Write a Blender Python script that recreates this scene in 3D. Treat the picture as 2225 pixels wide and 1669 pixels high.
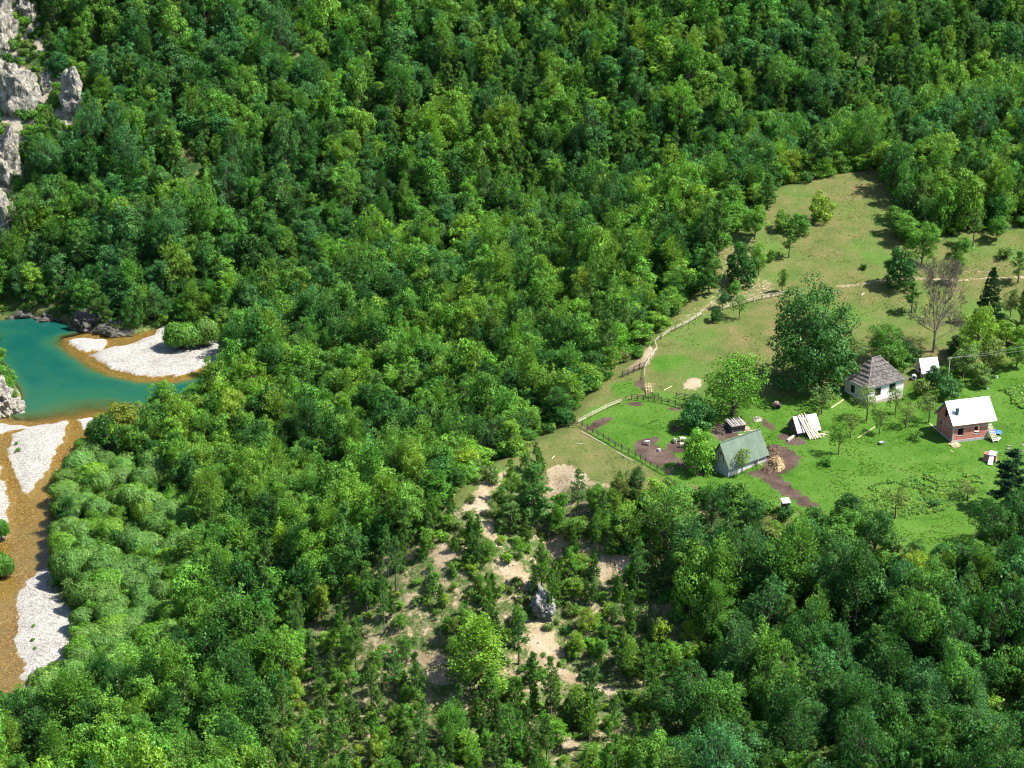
import bpy, math, random
import numpy as np
from mathutils import Vector, Matrix, Euler

# ------------------------------------------------------------------ reset
for o in list(bpy.data.objects):
    bpy.data.objects.remove(o)
scene = bpy.context.scene
COL = scene.collection
RNG = random.Random(7)
NR = np.random.RandomState(11)

# ------------------------------------------------------------------ camera, world, sun, exposure
CAM_Z, PITCH, HFOV = 185.0, math.radians(21.0), math.radians(30.0)
cam_data = bpy.data.cameras.new('camera')
cam = bpy.data.objects.new('camera', cam_data)
COL.objects.link(cam)
cam.location = (0, 0, CAM_Z)
cam.rotation_euler = (math.pi / 2 - PITCH, 0, 0)
cam_data.sensor_width = 36
cam_data.lens = 18 / math.tan(HFOV / 2)
cam_data.clip_start = 1
cam_data.clip_end = 3000
scene.camera = cam

SUN_DIR = Vector((0.97, -0.08, 0.0)).normalized()
SUN_EL = math.radians(54)
world = bpy.data.worlds.new('World')
scene.world = world
world.use_nodes = True
wn = world.node_tree
sky = wn.nodes.new('ShaderNodeTexSky')
sky.sky_type = 'NISHITA'
sky.sun_disc = False
sky.sun_elevation = SUN_EL
sky.sun_rotation = math.atan2(SUN_DIR.x, SUN_DIR.y)
sky.altitude = 600
wn.links.new(sky.outputs['Color'], wn.nodes['Background'].inputs['Color'])
wn.nodes['Background'].inputs['Strength'].default_value = 0.10

sun_data = bpy.data.lights.new('sun', 'SUN')
sun_data.energy = 5.0
sun_data.angle = math.radians(0.53)
sun_data.color = (1.0, 0.96, 0.88)
sun = bpy.data.objects.new('sun', sun_data)
COL.objects.link(sun)
sdir = Vector((SUN_DIR.x * math.cos(SUN_EL), SUN_DIR.y * math.cos(SUN_EL), math.sin(SUN_EL)))
sun.rotation_euler = sdir.to_track_quat('Z', 'Y').to_euler()
sun.location = (200, 300, 400)

scene.view_settings.view_transform = 'Standard'
scene.view_settings.look = 'None'
scene.view_settings.gamma = 1
scene.view_settings.use_curve_mapping = False
scene.view_settings.exposure = 1.5
scene.render.engine = 'CYCLES'
scene.cycles.filter_width = 1.1
scene.cycles.max_bounces = 5
scene.cycles.diffuse_bounces = 2
scene.cycles.transparent_max_bounces = 6
scene.cycles.transmission_bounces = 3

# ------------------------------------------------------------------ view geometry used to find where things stand
FPX = 1112.5 / math.tan(HFOV / 2)
cp, sp = math.cos(PITCH), math.sin(PITCH)


def ray(u, v):
    a = (u - 1112.5) / FPX
    b = (834.5 - v) / FPX
    return np.array([a, cp + b * sp, -sp + b * cp])


def on_plane(u, v, z):
    d = ray(u, v)
    t = (z - CAM_Z) / d[2]
    return np.array([d[0] * t, d[1] * t, z])


def project(x, y, z):
    dz = z - CAM_Z
    f = y * cp - dz * sp
    up = y * sp + dz * cp
    return 1112.5 + FPX * x / f, 834.5 - FPX * up / f, f


def zfarm(y):
    s = (np.asarray(y, float) - 394.0)
    return 30.0 + 0.05 * s + 0.19 * 14 * np.logaddexp(0, s / 14.0)


def farm_pt(u, v):
    z = 35.0
    for _ in range(40):
        p = on_plane(u, v, z)
        z = 0.6 * z + 0.4 * float(zfarm(p[1]))
    return np.array([p[0], p[1]])


S = 2225 / 2212.0


def farm_poly(pts, s=S):
    return np.array([farm_pt(u * s, v * s) for u, v in pts])


def flat_poly(pts, s=S):
    return np.array([on_plane(u * s, v * s, 0.0)[:2] for u, v in pts])


def sd_poly(X, Y, P):
    d = np.full(X.shape, 1e18)
    inside = np.zeros(X.shape, bool)
    n = len(P)
    for i in range(n):
        ax, ay = P[i]
        bx, by = P[(i + 1) % n]
        ex, ey = bx - ax, by - ay
        wx, wy = X - ax, Y - ay
        t = np.clip((wx * ex + wy * ey) / (ex * ex + ey * ey + 1e-12), 0, 1)
        d = np.minimum(d, (wx - ex * t) ** 2 + (wy - ey * t) ** 2)
        c = (ay > Y) != (by > Y)
        xi = ax + (Y - ay) * ex / (ey if abs(ey) > 1e-9 else 1e-9)
        inside ^= c & (X < xi)
    d = np.sqrt(d)
    return np.where(inside, -d, d)


def hash2(ix, iy, seed):
    n = (ix.astype(np.int64) * 374761393 + iy.astype(np.int64) * 668265263 + seed * 974711) & 0x7fffffff
    n = ((n ^ (n >> 13)) * 1274126177) & 0x7fffffff
    return ((n ^ (n >> 16)) & 0xffff) / 65535.0


def vnoise(X, Y, scale, seed=0):
    x, y = X / scale, Y / scale
    ix, iy = np.floor(x), np.floor(y)
    fx, fy = x - ix, y - iy
    fx, fy = fx * fx * (3 - 2 * fx), fy * fy * (3 - 2 * fy)
    a, b = hash2(ix, iy, seed), hash2(ix + 1, iy, seed)
    c, d = hash2(ix, iy + 1, seed), hash2(ix + 1, iy + 1, seed)
    return (a + (b - a) * fx) * (1 - fy) + (c + (d - c) * fx) * fy


def fbm(X, Y, scale, seed=0, o=4):
    r, w, tot = 0, 1.0, 0
    for i in range(o):
        r = r + w * vnoise(X, Y, scale / 2 ** i, seed + i * 17)
        tot += w
        w *= 0.55
    return r / tot - 0.5


def smooth(a, b, x):
    t = np.clip((x - a) / (b - a), 0, 1)
    return t * t * (3 - 2 * t)


def smax(a, b, k):
    h = np.clip(0.5 + 0.5 * (a - b) / k, 0, 1)
    return b + (a - b) * h + k * h * (1 - h)


FARM = farm_poly([(1010, 1075), (1050, 1035), (1140, 985), (1190, 998), (1230, 1000), (1290, 1035), (1330, 1055),
                  (1480, 1050), (1560, 1065), (1680, 1105), (1780, 1118), (1860, 1120), (1900, 1165), (2000, 1195),
                  (2080, 1190), (2150, 1110), (2225, 1090), (2500, 1085), (2650, 700), (2600, 300), (2350, 290), (2180, 300),
                  (2060, 322), (1990, 342), (1900, 368), (1800, 385), (1700, 408), (1650, 440), (1600, 500), (1560, 545),
                  (1552, 590), (1500, 662), (1465, 690), (1420, 738), (1390, 780), (1345, 800), (1310, 835), (1275, 880), (1245, 912),
                  (1190, 942), (1140, 975), (1050, 1025), (1005, 1070)])
RIVER = flat_poly([(-300, 1620), (20, 1548), (70, 1512), (110, 1475), (158, 1442), (160, 1330), (122, 1300), (112, 1240),
                   (116, 1180), (118, 1110), (140, 1050), (165, 990), (190, 940), (215, 918), (280, 905), (350, 880),
                   (425, 845), (480, 800), (480, 740), (432, 712), (350, 708), (300, 720), (230, 727), (150, 698), (60, 686),
                   (0, 692), (-300, 700), (-300, 745), (-14, 745), (12, 795), (45, 855), (38, 882), (0, 902), (-90, 925), (-90, 1000),
                   (-60, 1100), (-25, 1150), (-40, 1250), (-110, 1300), (-160, 1450), (-300, 1560)])
DEEP = flat_poly([(-300, 680), (0, 676), (60, 672), (150, 686), (200, 712), (165, 722), (138, 728), (135, 746), (160, 766), (195, 787), (235, 808), (300, 822), (380, 824),
                  (450, 806), (490, 800), (490, 836), (400, 852), (330, 877), (220, 901), (120, 908), (70, 908), (10, 905), (30, 880), (35, 850), (0, 795),
                  (-30, 755), (-300, 755)])
BARS = [flat_poly(p) for p in (
    [(198, 768), (235, 797), (300, 811), (380, 813), (440, 795), (482, 770), (482, 735), (434, 708), (350, 704), (335, 722), (290, 742), (240, 752), (215, 761)],
    [(146, 735), (180, 731), (225, 735), (230, 744), (215, 755), (185, 760), (165, 752)],
    [(28, 938), (60, 925), (110, 915), (143, 909), (135, 945), (115, 990), (105, 1015), (85, 1035), (60, 1072), (48, 1062), (38, 1030), (25, 1010), (24, 970)],
    [(-200, 916), (0, 917), (45, 920), (72, 925), (30, 929), (0, 936), (-200, 950)],
    [(112, 1216), (85, 1235), (60, 1250), (35, 1285), (30, 1310), (36, 1350), (40, 1400), (52, 1450), (50, 1480), (35, 1500), (28, 1535), (60, 1520), (115, 1480), (170, 1450), (170, 1330), (128, 1300), (105, 1265), (118, 1240)],
    [(-120, 1000), (0, 1005), (12, 1060), (18, 1090), (14, 1130), (5, 1160), (-120, 1190)],
    [(170, 906), (200, 900), (215, 915), (185, 926)])]
WHC = farm_pt(1884.5, 872) + 9.5 * np.array([math.cos(math.radians(33.5)), math.sin(math.radians(33.5))]) + np.array([1.0, -1.5])
HX = [-320, -160, -115, -80, -40, 0, 60, 120, 200, 330]
HY = [545, 540, 532, 545, 556, 556, 545, 552, 570, 600]


def height(X, Y):
    sf = sd_poly(X, Y, FARM)
    n1 = fbm(X, Y, 45, 3)
    n2 = fbm(X, Y, 9, 5)
    d = np.maximum(sf, 0)
    slope = np.where(Y < 365, 0.5, 0.58)
    zs = zfarm(Y) + n2 * 0.5 * smooth(0, -6, sf) + n1 * 1.2 * smooth(0, -15, sf) - slope * d * d / (d + 3.0)
    zs = zs + np.where(sf > 0, n2 * 2.2 + n1 * 3.0, 0) * smooth(0, 10, sf)
    kfar = smooth(380, 470, Y)
    floor = 1.2 + (0.06 + 0.15 * kfar) * np.maximum(0, X + 64) + (n2 + 0.5) * 0.8
    foot = np.interp(X, HX, HY)
    e = Y - foot
    hill = np.where(e > 0, 0.70 * e + np.where(X < -70, 4.0, 0.5) * (1 - np.exp(-np.maximum(e, 0) / 4.0)), e * 0.6) + (n1 * 9 + n2 * 3) * smooth(-2, 25, e)
    left = -165 - X + np.interp(Y, [300, 430, 500, 600], [55, 40, 16, 0])
    bank = np.where(left > 0, left * 0.55, left * 0.4) + n1 * 5
    z = smax(zs, floor, 4)
    z = smax(z, hill, 5)
    z = smax(z, np.where(Y < 530, bank, -50), 2)
    z = z - 1.5 * np.exp(-((X - WHC[0]) ** 2 + (Y - WHC[1]) ** 2) / 45.0)
    sr = sd_poly(X, Y, RIVER) + n2 * 1.2
    bed = np.full(X.shape, -0.38) + n2 * 0.22
    sdeep = sd_poly(X, Y, DEEP)
    near_bar = np.minimum(sd_poly(X, Y, BARS[0]), sd_poly(X, Y, BARS[1]))
    bed = bed - np.minimum(np.clip(-sdeep * 0.8, 0, 4.6), np.clip(0.3 + near_bar * 0.42, 0.0, 4.6))
    for kb, B in enumerate(BARS):
        s = sd_poly(X, Y, B) + n2 * 2.6 + fbm(X, Y, 2.4, 9) * 2.2
        bed = np.maximum(bed, np.clip(-s * (0.45 if kb < 2 else 0.14), -4, 0.5) - np.clip(s, 0, 9) * 0.06)
    w = smooth(-0.5, np.where((sdeep < 8) & (Y > 470), 1.0, 3.5), sr)
    return bed * (1 - w) + z * w


xs = np.unique(np.concatenate([np.arange(-330, -170, 3.2), np.arange(-170, -62, 0.7), np.arange(-62, 160, 1.4), np.arange(160, 330, 3.0)]))
ys = np.unique(np.concatenate([np.arange(225, 290, 2.0), np.arange(290, 585, 0.95), np.arange(585, 860, 2.6)]))
GX, GY = np.meshgrid(xs, ys)
GZ = height(GX, GY)


def ground(x, y):
    i = int(np.clip(np.searchsorted(xs, x) - 1, 0, len(xs) - 2))
    j = int(np.clip(np.searchsorted(ys, y) - 1, 0, len(ys) - 2))
    fx = min(max((x - xs[i]) / (xs[i + 1] - xs[i]), 0), 1)
    fy = min(max((y - ys[j]) / (ys[j + 1] - ys[j]), 0), 1)
    a = GZ[j, i] * (1 - fx) + GZ[j, i + 1] * fx
    b = GZ[j + 1, i] * (1 - fx) + GZ[j + 1, i + 1] * fx
    return float(a * (1 - fy) + b * fy)


def ground_v(X, Y):
    i = np.clip(np.searchsorted(xs, X) - 1, 0, len(xs) - 2)
    j = np.clip(np.searchsorted(ys, Y) - 1, 0, len(ys) - 2)
    fx = np.clip((X - xs[i]) / (xs[i + 1] - xs[i]), 0, 1)
    fy = np.clip((Y - ys[j]) / (ys[j + 1] - ys[j]), 0, 1)
    return (GZ[j, i] * (1 - fx) + GZ[j, i + 1] * fx) * (1 - fy) + (GZ[j + 1, i] * (1 - fx) + GZ[j + 1, i + 1] * fx) * fy


TT = np.arange(230, 1000, 0.5)


def hit(u, v):
    """where the line of sight through a picture point meets the ground"""
    d = ray(u, v)
    X, Y, Z = d[0] * TT, d[1] * TT, CAM_Z + d[2] * TT
    g = ground_v(X, Y)
    k = np.argmax(Z < g)
    if k == 0:
        k = len(TT) - 1
    h0, h1 = Z[k - 1] - g[k - 1], Z[k] - g[k]
    f = h0 / (h0 - h1 + 1e-9)
    t = TT[k - 1] + (TT[k] - TT[k - 1]) * f
    return np.array([d[0] * t, d[1] * t, CAM_Z + d[2] * t])


def hit_poly(pts, ox=0, oy=0, s=1.0):
    return np.array([hit(ox + u * s, oy + v * s)[:2] for u, v in pts])


# ------------------------------------------------------------------ node helpers
def new_mat(name):
    m = bpy.data.materials.new(name)
    m.use_nodes = True
    nt = m.node_tree
    nt.nodes.clear()
    out = nt.nodes.new('ShaderNodeOutputMaterial')
    return m, nt, out


def nd(nt, typ, **kw):
    n = nt.nodes.new(typ)
    for k, v in kw.items():
        if k in n.inputs.keys():
            n.inputs[k].default_value = v
        else:
            setattr(n, k, v)
    return n


def lk(nt, a, b):
    nt.links.new(a, b)


def rgba(c):
    return (c[0], c[1], c[2], 1.0)


def mix_col(nt, fac, a, b, blend='MIX'):
    n = nt.nodes.new('ShaderNodeMix')
    n.data_type = 'RGBA'
    n.blend_type = blend
    n.clamp_factor = True
    for sock, val in ((n.inputs[0], fac), (n.inputs[6], a), (n.inputs[7], b)):
        if hasattr(val, 'links'):
            nt.links.new(val, sock)
        elif isinstance(val, (int, float)):
            sock.default_value = val
        else:
            sock.default_value = rgba(val)
    return n.outputs[2]


def ramp(nt, fac, stops):
    r = nt.nodes.new('ShaderNodeValToRGB')
    e = r.color_ramp.elements
    while len(e) < len(stops):
        e.new(0.5)
    for el, (p, c) in zip(e, stops):
        el.position = p
        el.color = rgba(c) if not isinstance(c, (int, float)) else (c, c, c, 1)
    nt.links.new(fac, r.inputs[0])
    return r.outputs[0]


def noise(nt, vec, scale, detail=4, rough=0.6):
    n = nt.nodes.new('ShaderNodeTexNoise')
    n.inputs['Scale'].default_value = scale
    n.inputs['Detail'].default_value = detail
    n.inputs['Roughness'].default_value = rough
    if vec is not None:
        nt.links.new(vec, n.inputs['Vector'])
    return n.outputs[0]


def math_n(nt, op, a, b=None):
    n = nt.nodes.new('ShaderNodeMath')
    n.operation = op
    for i, v in enumerate((a, b)):
        if v is None:
            continue
        if hasattr(v, 'links'):
            nt.links.new(v, n.inputs[i])
        else:
            n.inputs[i].default_value = v
    return n.outputs[0]


def attr(nt, name, typ='GEOMETRY'):
    n = nt.nodes.new('ShaderNodeAttribute')
    n.attribute_name = name
    n.attribute_type = typ
    return n


# ------------------------------------------------------------------ object helpers
def tag(o, label=None, cat=None, group=None, kind=None):
    if label:
        o['label'] = label
    if cat:
        o['category'] = cat
    if group:
        o['group'] = group
    if kind:
        o['kind'] = kind
    return o


def empty(name, loc=(0, 0, 0), rz=0.0):
    o = bpy.data.objects.new(name, None)
    o.empty_display_size = 0.3
    COL.objects.link(o)
    o.location = loc
    o.rotation_euler = (0, 0, rz)
    return o


def mesh_obj(name, me, parent=None):
    o = bpy.data.objects.new(name, me)
    COL.objects.link(o)
    if parent is not None:
        o.parent = parent
    return o


def np_mesh(name, V, F, mats=(), face_attr=None, smooth_f=False, mat_idx=None):
    """V (n,3); F (m,k) all with k corners"""
    me = bpy.data.meshes.new(name)
    V = np.asarray(V, np.float32)
    F = np.asarray(F, np.int32)
    k = F.shape[1]
    me.vertices.add(len(V))
    me.vertices.foreach_set('co', V.ravel())
    me.loops.add(F.size)
    me.loops.foreach_set('vertex_index', F.ravel())
    me.polygons.add(len(F))
    me.polygons.foreach_set('loop_start', np.arange(0, F.size, k, dtype=np.int32))
    me.polygons.foreach_set('loop_total', np.full(len(F), k, np.int32))
    if mat_idx is not None:
        me.polygons.foreach_set('material_index', np.asarray(mat_idx, np.int32))
    me.polygons.foreach_set('use_smooth', np.full(len(F), smooth_f, bool))
    me.update(calc_edges=True)
    for m in mats:
        me.materials.append(m)
    if face_attr:
        for n, a in face_attr.items():
            at = me.attributes.new(n, 'FLOAT', 'FACE')
            at.data.foreach_set('value', np.asarray(a, np.float32))
    return me


# ------------------------------------------------------------------ ground zones
def zfp(pts, ox, oy, s):
    return np.array([farm_pt(ox + u * s, oy + v * s) for u, v in pts])


K3 = (1150, 760, 445 / 2210)
K2 = (1400, 820, 445 / 2210)
K4 = (1380, 540, 445 / 2210)
K1 = (1780, 720, 445 / 2210)
K5 = (1780, 420, 445 / 2210)
K8 = (900, 980, 600 / 2212)
K6 = (700, 1200, 700 / 2212)
KB = (2010, 840, 215 / 2098)
KW = (1820, 750, 180 / 2212)

LUSH = [farm_poly([(1255, 905), (1340, 868), (1420, 850), (1500, 865), (1560, 850), (1660, 860), (1830, 850), (1950, 830), (2040, 800), (2150, 790), (2400, 780),
                   (2400, 1120), (2150, 1110), (2080, 1190), (2000, 1200), (1900, 1170), (1780, 1120), (1600, 1085), (1540, 1060), (1460, 1045), (1390, 1010),
                   (1300, 945)]),
        zfp([(1330, 80), (1680, 90), (1700, 150), (1520, 240), (1350, 250), (1300, 180)], *K3),
        zfp([(880, 360), (1120, 330), (1230, 470), (1100, 520), (880, 520)], *K3)]
MUD = [zfp(p, *k) for k, p in (
    (K3, [(1140, 1000), (1250, 950), (1400, 930), (1420, 960), (1360, 1010), (1440, 1060), (1560, 1110), (1640, 1170), (1560, 1200), (1480, 1220), (1450, 1290), (1300, 1220), (1200, 1150), (1150, 1080)]),
    (K3, [(640, 830), (720, 750), (850, 715), (905, 740), (820, 800), (700, 850), (620, 870), (580, 850)]),
    (K3, [(1020, 565), (1180, 570), (1240, 600), (1180, 620), (1030, 585)]),
    (K3, [(1460, 620), (1640, 650), (1620, 680), (1480, 650)]),
    (K3, [(1560, 800), (1640, 850), (1560, 890), (1530, 860)]),
    (K3, [(1480, 1010), (1600, 960), (1720, 980), (1700, 1100), (1560, 1090), (1490, 1050)]),
    (K3, [(1540, 1180), (1700, 1200), (1960, 1300), (1900, 1370), (1780, 1340), (1600, 1240)]),
    (K2, [(1330, 760), (1420, 720), (1560, 760), (1690, 850), (1640, 950), (1500, 1040), (1380, 1060), (1280, 1010), (1290, 860)]),
    (K2, [(1120, 1010), (1290, 990), (1440, 1060), (1560, 1140), (1680, 1230), (1790, 1320), (1940, 1410), (1700, 1400), (1640, 1330), (1540, 1290), (1380, 1190), (1250, 1080), (1130, 1040)]),
    (K2, [(1410, 620), (1520, 580), (1640, 640), (1740, 680), (1730, 720), (1600, 740), (1500, 680)]),
    (K2, [(1260, 450), (1340, 470), (1410, 560), (1370, 580), (1290, 520)]),
    (K2, [(740, 480), (1000, 560), (1040, 640), (900, 660), (800, 700), (740, 600)]),
    (K3, [(1140, 330), (1220, 290), (1240, 450), (1130, 400)]))]
GRASS_ISLE = zfp([(1585, 1265), (1620, 1262), (1680, 1305), (1655, 1318), (1600, 1290)], *K2)
DRYSOIL = [zfp([(1650, 385), (1760, 330), (1830, 330), (1850, 400), (1800, 440), (1700, 430)], *K3),
           zfp([(1060, 220), (1190, 60), (1290, -60), (1385, 10), (1330, 80), (1250, 180), (1130, 200)], *K3),
           farm_poly([(1560, 545), (1600, 500), (1640, 520), (1640, 620), (1690, 620), (1690, 640), (1500, 690), (1440, 720), (1500, 662), (1552, 590)]),
           zfp([(880, 150), (960, 0), (1080, 0), (1000, 300), (920, 300)], *K4),
           zfp([(1180, 440), (1300, 300), (1540, 300), (1560, 480), (1220, 560)], *K4)]
TRACK = [zfp(p, *K5) for p in ([(150, 990), (400, 975), (640, 945), (1000, 905), (1420, 915), (1800, 890), (2300, 895), (2300, 912), (1800, 915), (1420, 940), (1000, 930), (640, 965), (400, 1000), (150, 1010)],
                               [(1420, 820), (1700, 815), (2050, 842), (2050, 855), (1700, 835), (1430, 840)])]
SOIL = [hit_poly(p, *K8) for p in (
    [(1120, 150), (1200, 110), (1260, 150), (1400, 195), (1530, 280), (1520, 320), (1380, 330), (1250, 310), (1180, 360), (1070, 370), (1080, 280)],
    [(800, 110), (690, 180), (520, 280), (440, 360), (370, 460), (440, 490), (500, 430), (520, 520), (540, 640), (600, 730), (640, 750), (700, 700), (610, 560), (570, 440), (600, 340), (720, 210)],
    [(690, 860), (780, 870), (900, 1000), (940, 1060), (900, 1110), (780, 1060), (690, 960)],
    [(900, 1480), (1000, 1430), (1090, 1390), (1110, 1450), (1180, 1530), (1210, 1650), (1100, 1760), (920, 1700), (880, 1600)],
    [(150, 840), (230, 760), (320, 830), (300, 940), (180, 920)],
    [(910, 640), (1000, 585), (1070, 620), (1030, 700), (940, 695)],
    [(1080, 700), (1190, 730), (1200, 840), (1130, 830)],
    [(1440, 950), (1560, 880), (1700, 870), (1650, 1000), (1540, 1030), (1440, 1010)])]
SOIL += [hit_poly(p, *K6) for p in (
    [(490, 300), (600, 265), (700, 285), (690, 380), (570, 390)],
    [(360, 600), (450, 650), (480, 690), (700, 715), (880, 725), (880, 745), (700, 750), (470, 720), (350, 660)],
    [(1620, 700), (1700, 830), (1850, 880), (2000, 950), (2150, 950), (2150, 1000), (1980, 980), (1800, 920), (1630, 820)],
    [(745, 840), (850, 855), (870, 915), (760, 905)],
    [(1640, 1250), (1770, 1300), (1770, 1390), (1680, 1340)],
    [(750, 20), (860, 0), (880, 90), (800, 110)])]
SOIL += [hit_poly(p, 1500, 1020, 725 / 2212) for p in ([(60, 1490), (120, 1440), (230, 1500), (230, 1550), (110, 1530)], [(755, 370), (800, 380), (840, 480), (820, 500), (770, 430)])]
PINES = hit_poly([(620, 1400), (760, 1250), (860, 1180), (960, 1100), (1010, 1085), (1060, 1050), (1150, 1005), (1290, 1050), (1330, 1080), (1340, 1200), (1380, 1280), (1480, 1350),
                  (1560, 1450), (1540, 1530), (1450, 1600), (1400, 1680), (1380, 1900), (560, 1900), (600, 1550)], s=S)
WILLOWS = flat_poly([(108, 1120), (125, 1040), (165, 985), (250, 1020), (330, 1040), (400, 1120), (395, 1280), (400, 1400), (330, 1460), (170, 1530), (60, 1600), (0, 1620), (-60, 1640), (-60, 1560),
                     (40, 1560), (110, 1490), (172, 1450), (172, 1330), (130, 1300), (115, 1240)])
WOODR = farm_poly([(1905, 372), (1935, 440), (1935, 520), (2000, 540), (2080, 500), (2160, 500), (2225, 490), (2350, 480), (2600, 300), (2350, 290), (2180, 300), (2060, 322), (1990, 342)])
PATCH = [farm_poly([(1830, 1090), (1880, 1040), (1990, 1020), (2130, 1010), (2150, 1060), (2060, 1110), (1950, 1130), (1870, 1130)]),
         zfp([(1900, 620), (2100, 530), (2400, 500), (2400, 900), (2130, 870), (2000, 800)], *K1)]
ROCKY = hit_poly([(-120, -80), (60, -80), (85, 80), (120, 180), (185, 170), (195, 290), (110, 300), (60, 330), (55, 500), (30, 560), (-120, 580)], s=S)
ROAD = hit_poly([(1955, -30), (1985, -30), (2005, 35), (1990, 40), (1970, 12)], s=S)


def zone(polys, X, Y, soft, wob, seed, sc=4.0):
    w = fbm(X, Y, sc, seed) * wob
    r = np.zeros(X.shape)
    for P in polys:
        lo, hi = P.min(0) - 8, P.max(0) + 8
        m = (X > lo[0]) & (X < hi[0]) & (Y > lo[1]) & (Y < hi[1])
        if m.any():
            r[m] = np.maximum(r[m], smooth(soft, -soft, sd_poly(X[m], Y[m], P) + w[m]))
    return r


A = {}
A['lush'] = zone(LUSH, GX, GY, 4.0, 6.0, 21, 9)
A['mud'] = zone(MUD, GX, GY, 0.6, 0.9, 22, 3) * (1 - zone([GRASS_ISLE], GX, GY, .3, .2, 5))
A['soil'] = np.maximum(zone(SOIL, GX, GY, 1.2, 5.0, 23, 5), np.maximum(0.9 * zone(DRYSOIL[:2], GX, GY, 0.8, 2.0, 24, 5), 0.42 * zone(DRYSOIL[2:], GX, GY, 3, 6.0, 24, 5)))
A['soil'] = np.maximum(A['soil'], zone(TRACK, GX, GY, 0.7, 0.9, 25) * 0.8)
A['soil'] = np.maximum(A['soil'], zone([ROAD], GX, GY, 1.5, 1, 26))
A['pine'] = zone([PINES], GX, GY, 5.0, 8.0, 27, 10)
A['open'] = smooth(4.5, 2.0, sd_poly(GX, GY, FARM) + fbm(GX, GY, 5, 31) * 2) * (1 - zone([WOODR], GX, GY, 3, 4, 29))
A['rock'] = zone([ROCKY], GX, GY, 4, 8, 28)
sdr = sd_poly(GX, GY, RIVER)
A['bed'] = smooth(0.9, -0.4, sdr + fbm(GX, GY, 4, 61) * 1.5)
A['depth'] = np.maximum(0, -GZ)

# ------------------------------------------------------------------ ground material
GM, nt, out = new_mat('ground_cover')
geo = nd(nt, 'ShaderNodeNewGeometry')
pos = geo.outputs['Position']
fine = noise(nt, pos, 1.6, 5, 0.7)
mid = noise(nt, pos, 0.22, 5, 0.6)
big = noise(nt, pos, 0.06, 4, 0.55)
grain = noise(nt, pos, 6.0, 3, 0.7)
dry = ramp(nt, mid, [(0.30, (0.060, 0.082, 0.020)), (0.48, (0.089, 0.102, 0.029)), (0.60, (0.112, 0.108, 0.038)), (0.74, (0.140, 0.108, 0.046))])
dry = mix_col(nt, ramp(nt, big, [(0.46, 0.0), (0.68, 0.8)]), dry, (0.059, 0.125, 0.019))
lushc = ramp(nt, mid, [(0.28, (0.031, 0.086, 0.008)), (0.46, (0.044, 0.110, 0.010)), (0.62, (0.059, 0.127, 0.016)), (0.8, (0.085, 0.122, 0.029))])
lushc = mix_col(nt, ramp(nt, big, [(0.45, 0.0), (0.62, 0.8)]), lushc, (0.065, 0.134, 0.018))
forest = ramp(nt, mid, [(0.35, (0.022, 0.045, 0.012)), (0.52, (0.045, 0.078, 0.020)), (0.62, (0.11, 0.12, 0.042)), (0.72, (0.20, 0.165, 0.09))])
pinef = ramp(nt, noise(nt, pos, 0.5, 7, 0.72), [(0.38, (0.040, 0.075, 0.018)), (0.48, (0.075, 0.105, 0.032)), (0.55, (0.15, 0.135, 0.070)), (0.62, (0.30, 0.235, 0.145))])
soilc = ramp(nt, mid, [(0.3, (0.167, 0.123, 0.072)), (0.5, (0.256, 0.201, 0.128)), (0.7, (0.312, 0.262, 0.189))])
mudc = ramp(nt, mid, [(0.3, (0.035, 0.021, 0.017)), (0.5, (0.071, 0.047, 0.037)), (0.72, (0.114, 0.082, 0.067))])
vor = nd(nt, 'ShaderNodeTexVoronoi', Scale=3.4)
lk(nt, pos, vor.inputs['Vector'])
vc = nd(nt, 'ShaderNodeSeparateColor')
lk(nt, vor.outputs['Color'], vc.inputs[0])
grav = ramp(nt, vc.outputs[0], [(0.0, (0.16, 0.15, 0.13)), (0.3, (0.25, 0.235, 0.21)), (0.7, (0.32, 0.305, 0.275)), (1.0, (0.38, 0.365, 0.33))])
grav = mix_col(nt, 1.0, grav, ramp(nt, noise(nt, pos, 0.16, 3, 0.6), [(0.35, 0.78), (0.6, 1.0)]), 'MULTIPLY')
amber = ramp(nt, vc.outputs[1], [(0.0, (0.110, 0.060, 0.015)), (0.5, (0.176, 0.107, 0.031)), (0.85, (0.234, 0.157, 0.058)), (1.0, (0.350, 0.286, 0.179))])
amber = mix_col(nt, ramp(nt, noise(nt, pos, 0.12, 4, 0.6), [(0.4, 0.0), (0.65, 0.7)]), amber, (0.190, 0.144, 0.065))
rockc = ramp(nt, mid, [(0.3, (0.154, 0.133, 0.098)), (0.5, (0.294, 0.259, 0.203)), (0.62, (0.070, 0.091, 0.028))])


def brk(a, w=0.35):
    """zone edge broken up by the fine grain"""
    n = attr(nt, a).outputs['Fac']
    return ramp(nt, math_n(nt, 'ADD', n, math_n(nt, 'MULTIPLY', math_n(nt, 'SUBTRACT', fine, 0.5), w * 2)), [(0.38, 0.0), (0.62, 1.0)])


c = mix_col(nt, brk('rock'), forest, rockc)
c = mix_col(nt, brk('pine'), c, pinef)
c = mix_col(nt, brk('open'), c, dry)
c = mix_col(nt, math_n(nt, 'MULTIPLY', brk('lush'), brk('open')), c, lushc)
c = mix_col(nt, brk('soil', 0.8), c, soilc)
c = mix_col(nt, brk('mud', 0.4), c, mudc)
wet = ramp(nt, math_n(nt, 'ADD', attr(nt, 'depth').outputs['Fac'], math_n(nt, 'MULTIPLY', math_n(nt, 'SUBTRACT', grain, 0.5), 0.10)), [(0.01, 0.0), (0.06, 1.0)])
c = mix_col(nt, attr(nt, 'bed').outputs['Fac'], c, mix_col(nt, wet, grav, amber))
var = ramp(nt, math_n(nt, 'MULTIPLY', math_n(nt, 'ADD', fine, grain), 0.5), [(0.30, 0.62), (0.5, 1.0), (0.70, 1.3)])
c = mix_col(nt, 1.0, c, var, 'MULTIPLY')
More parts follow.
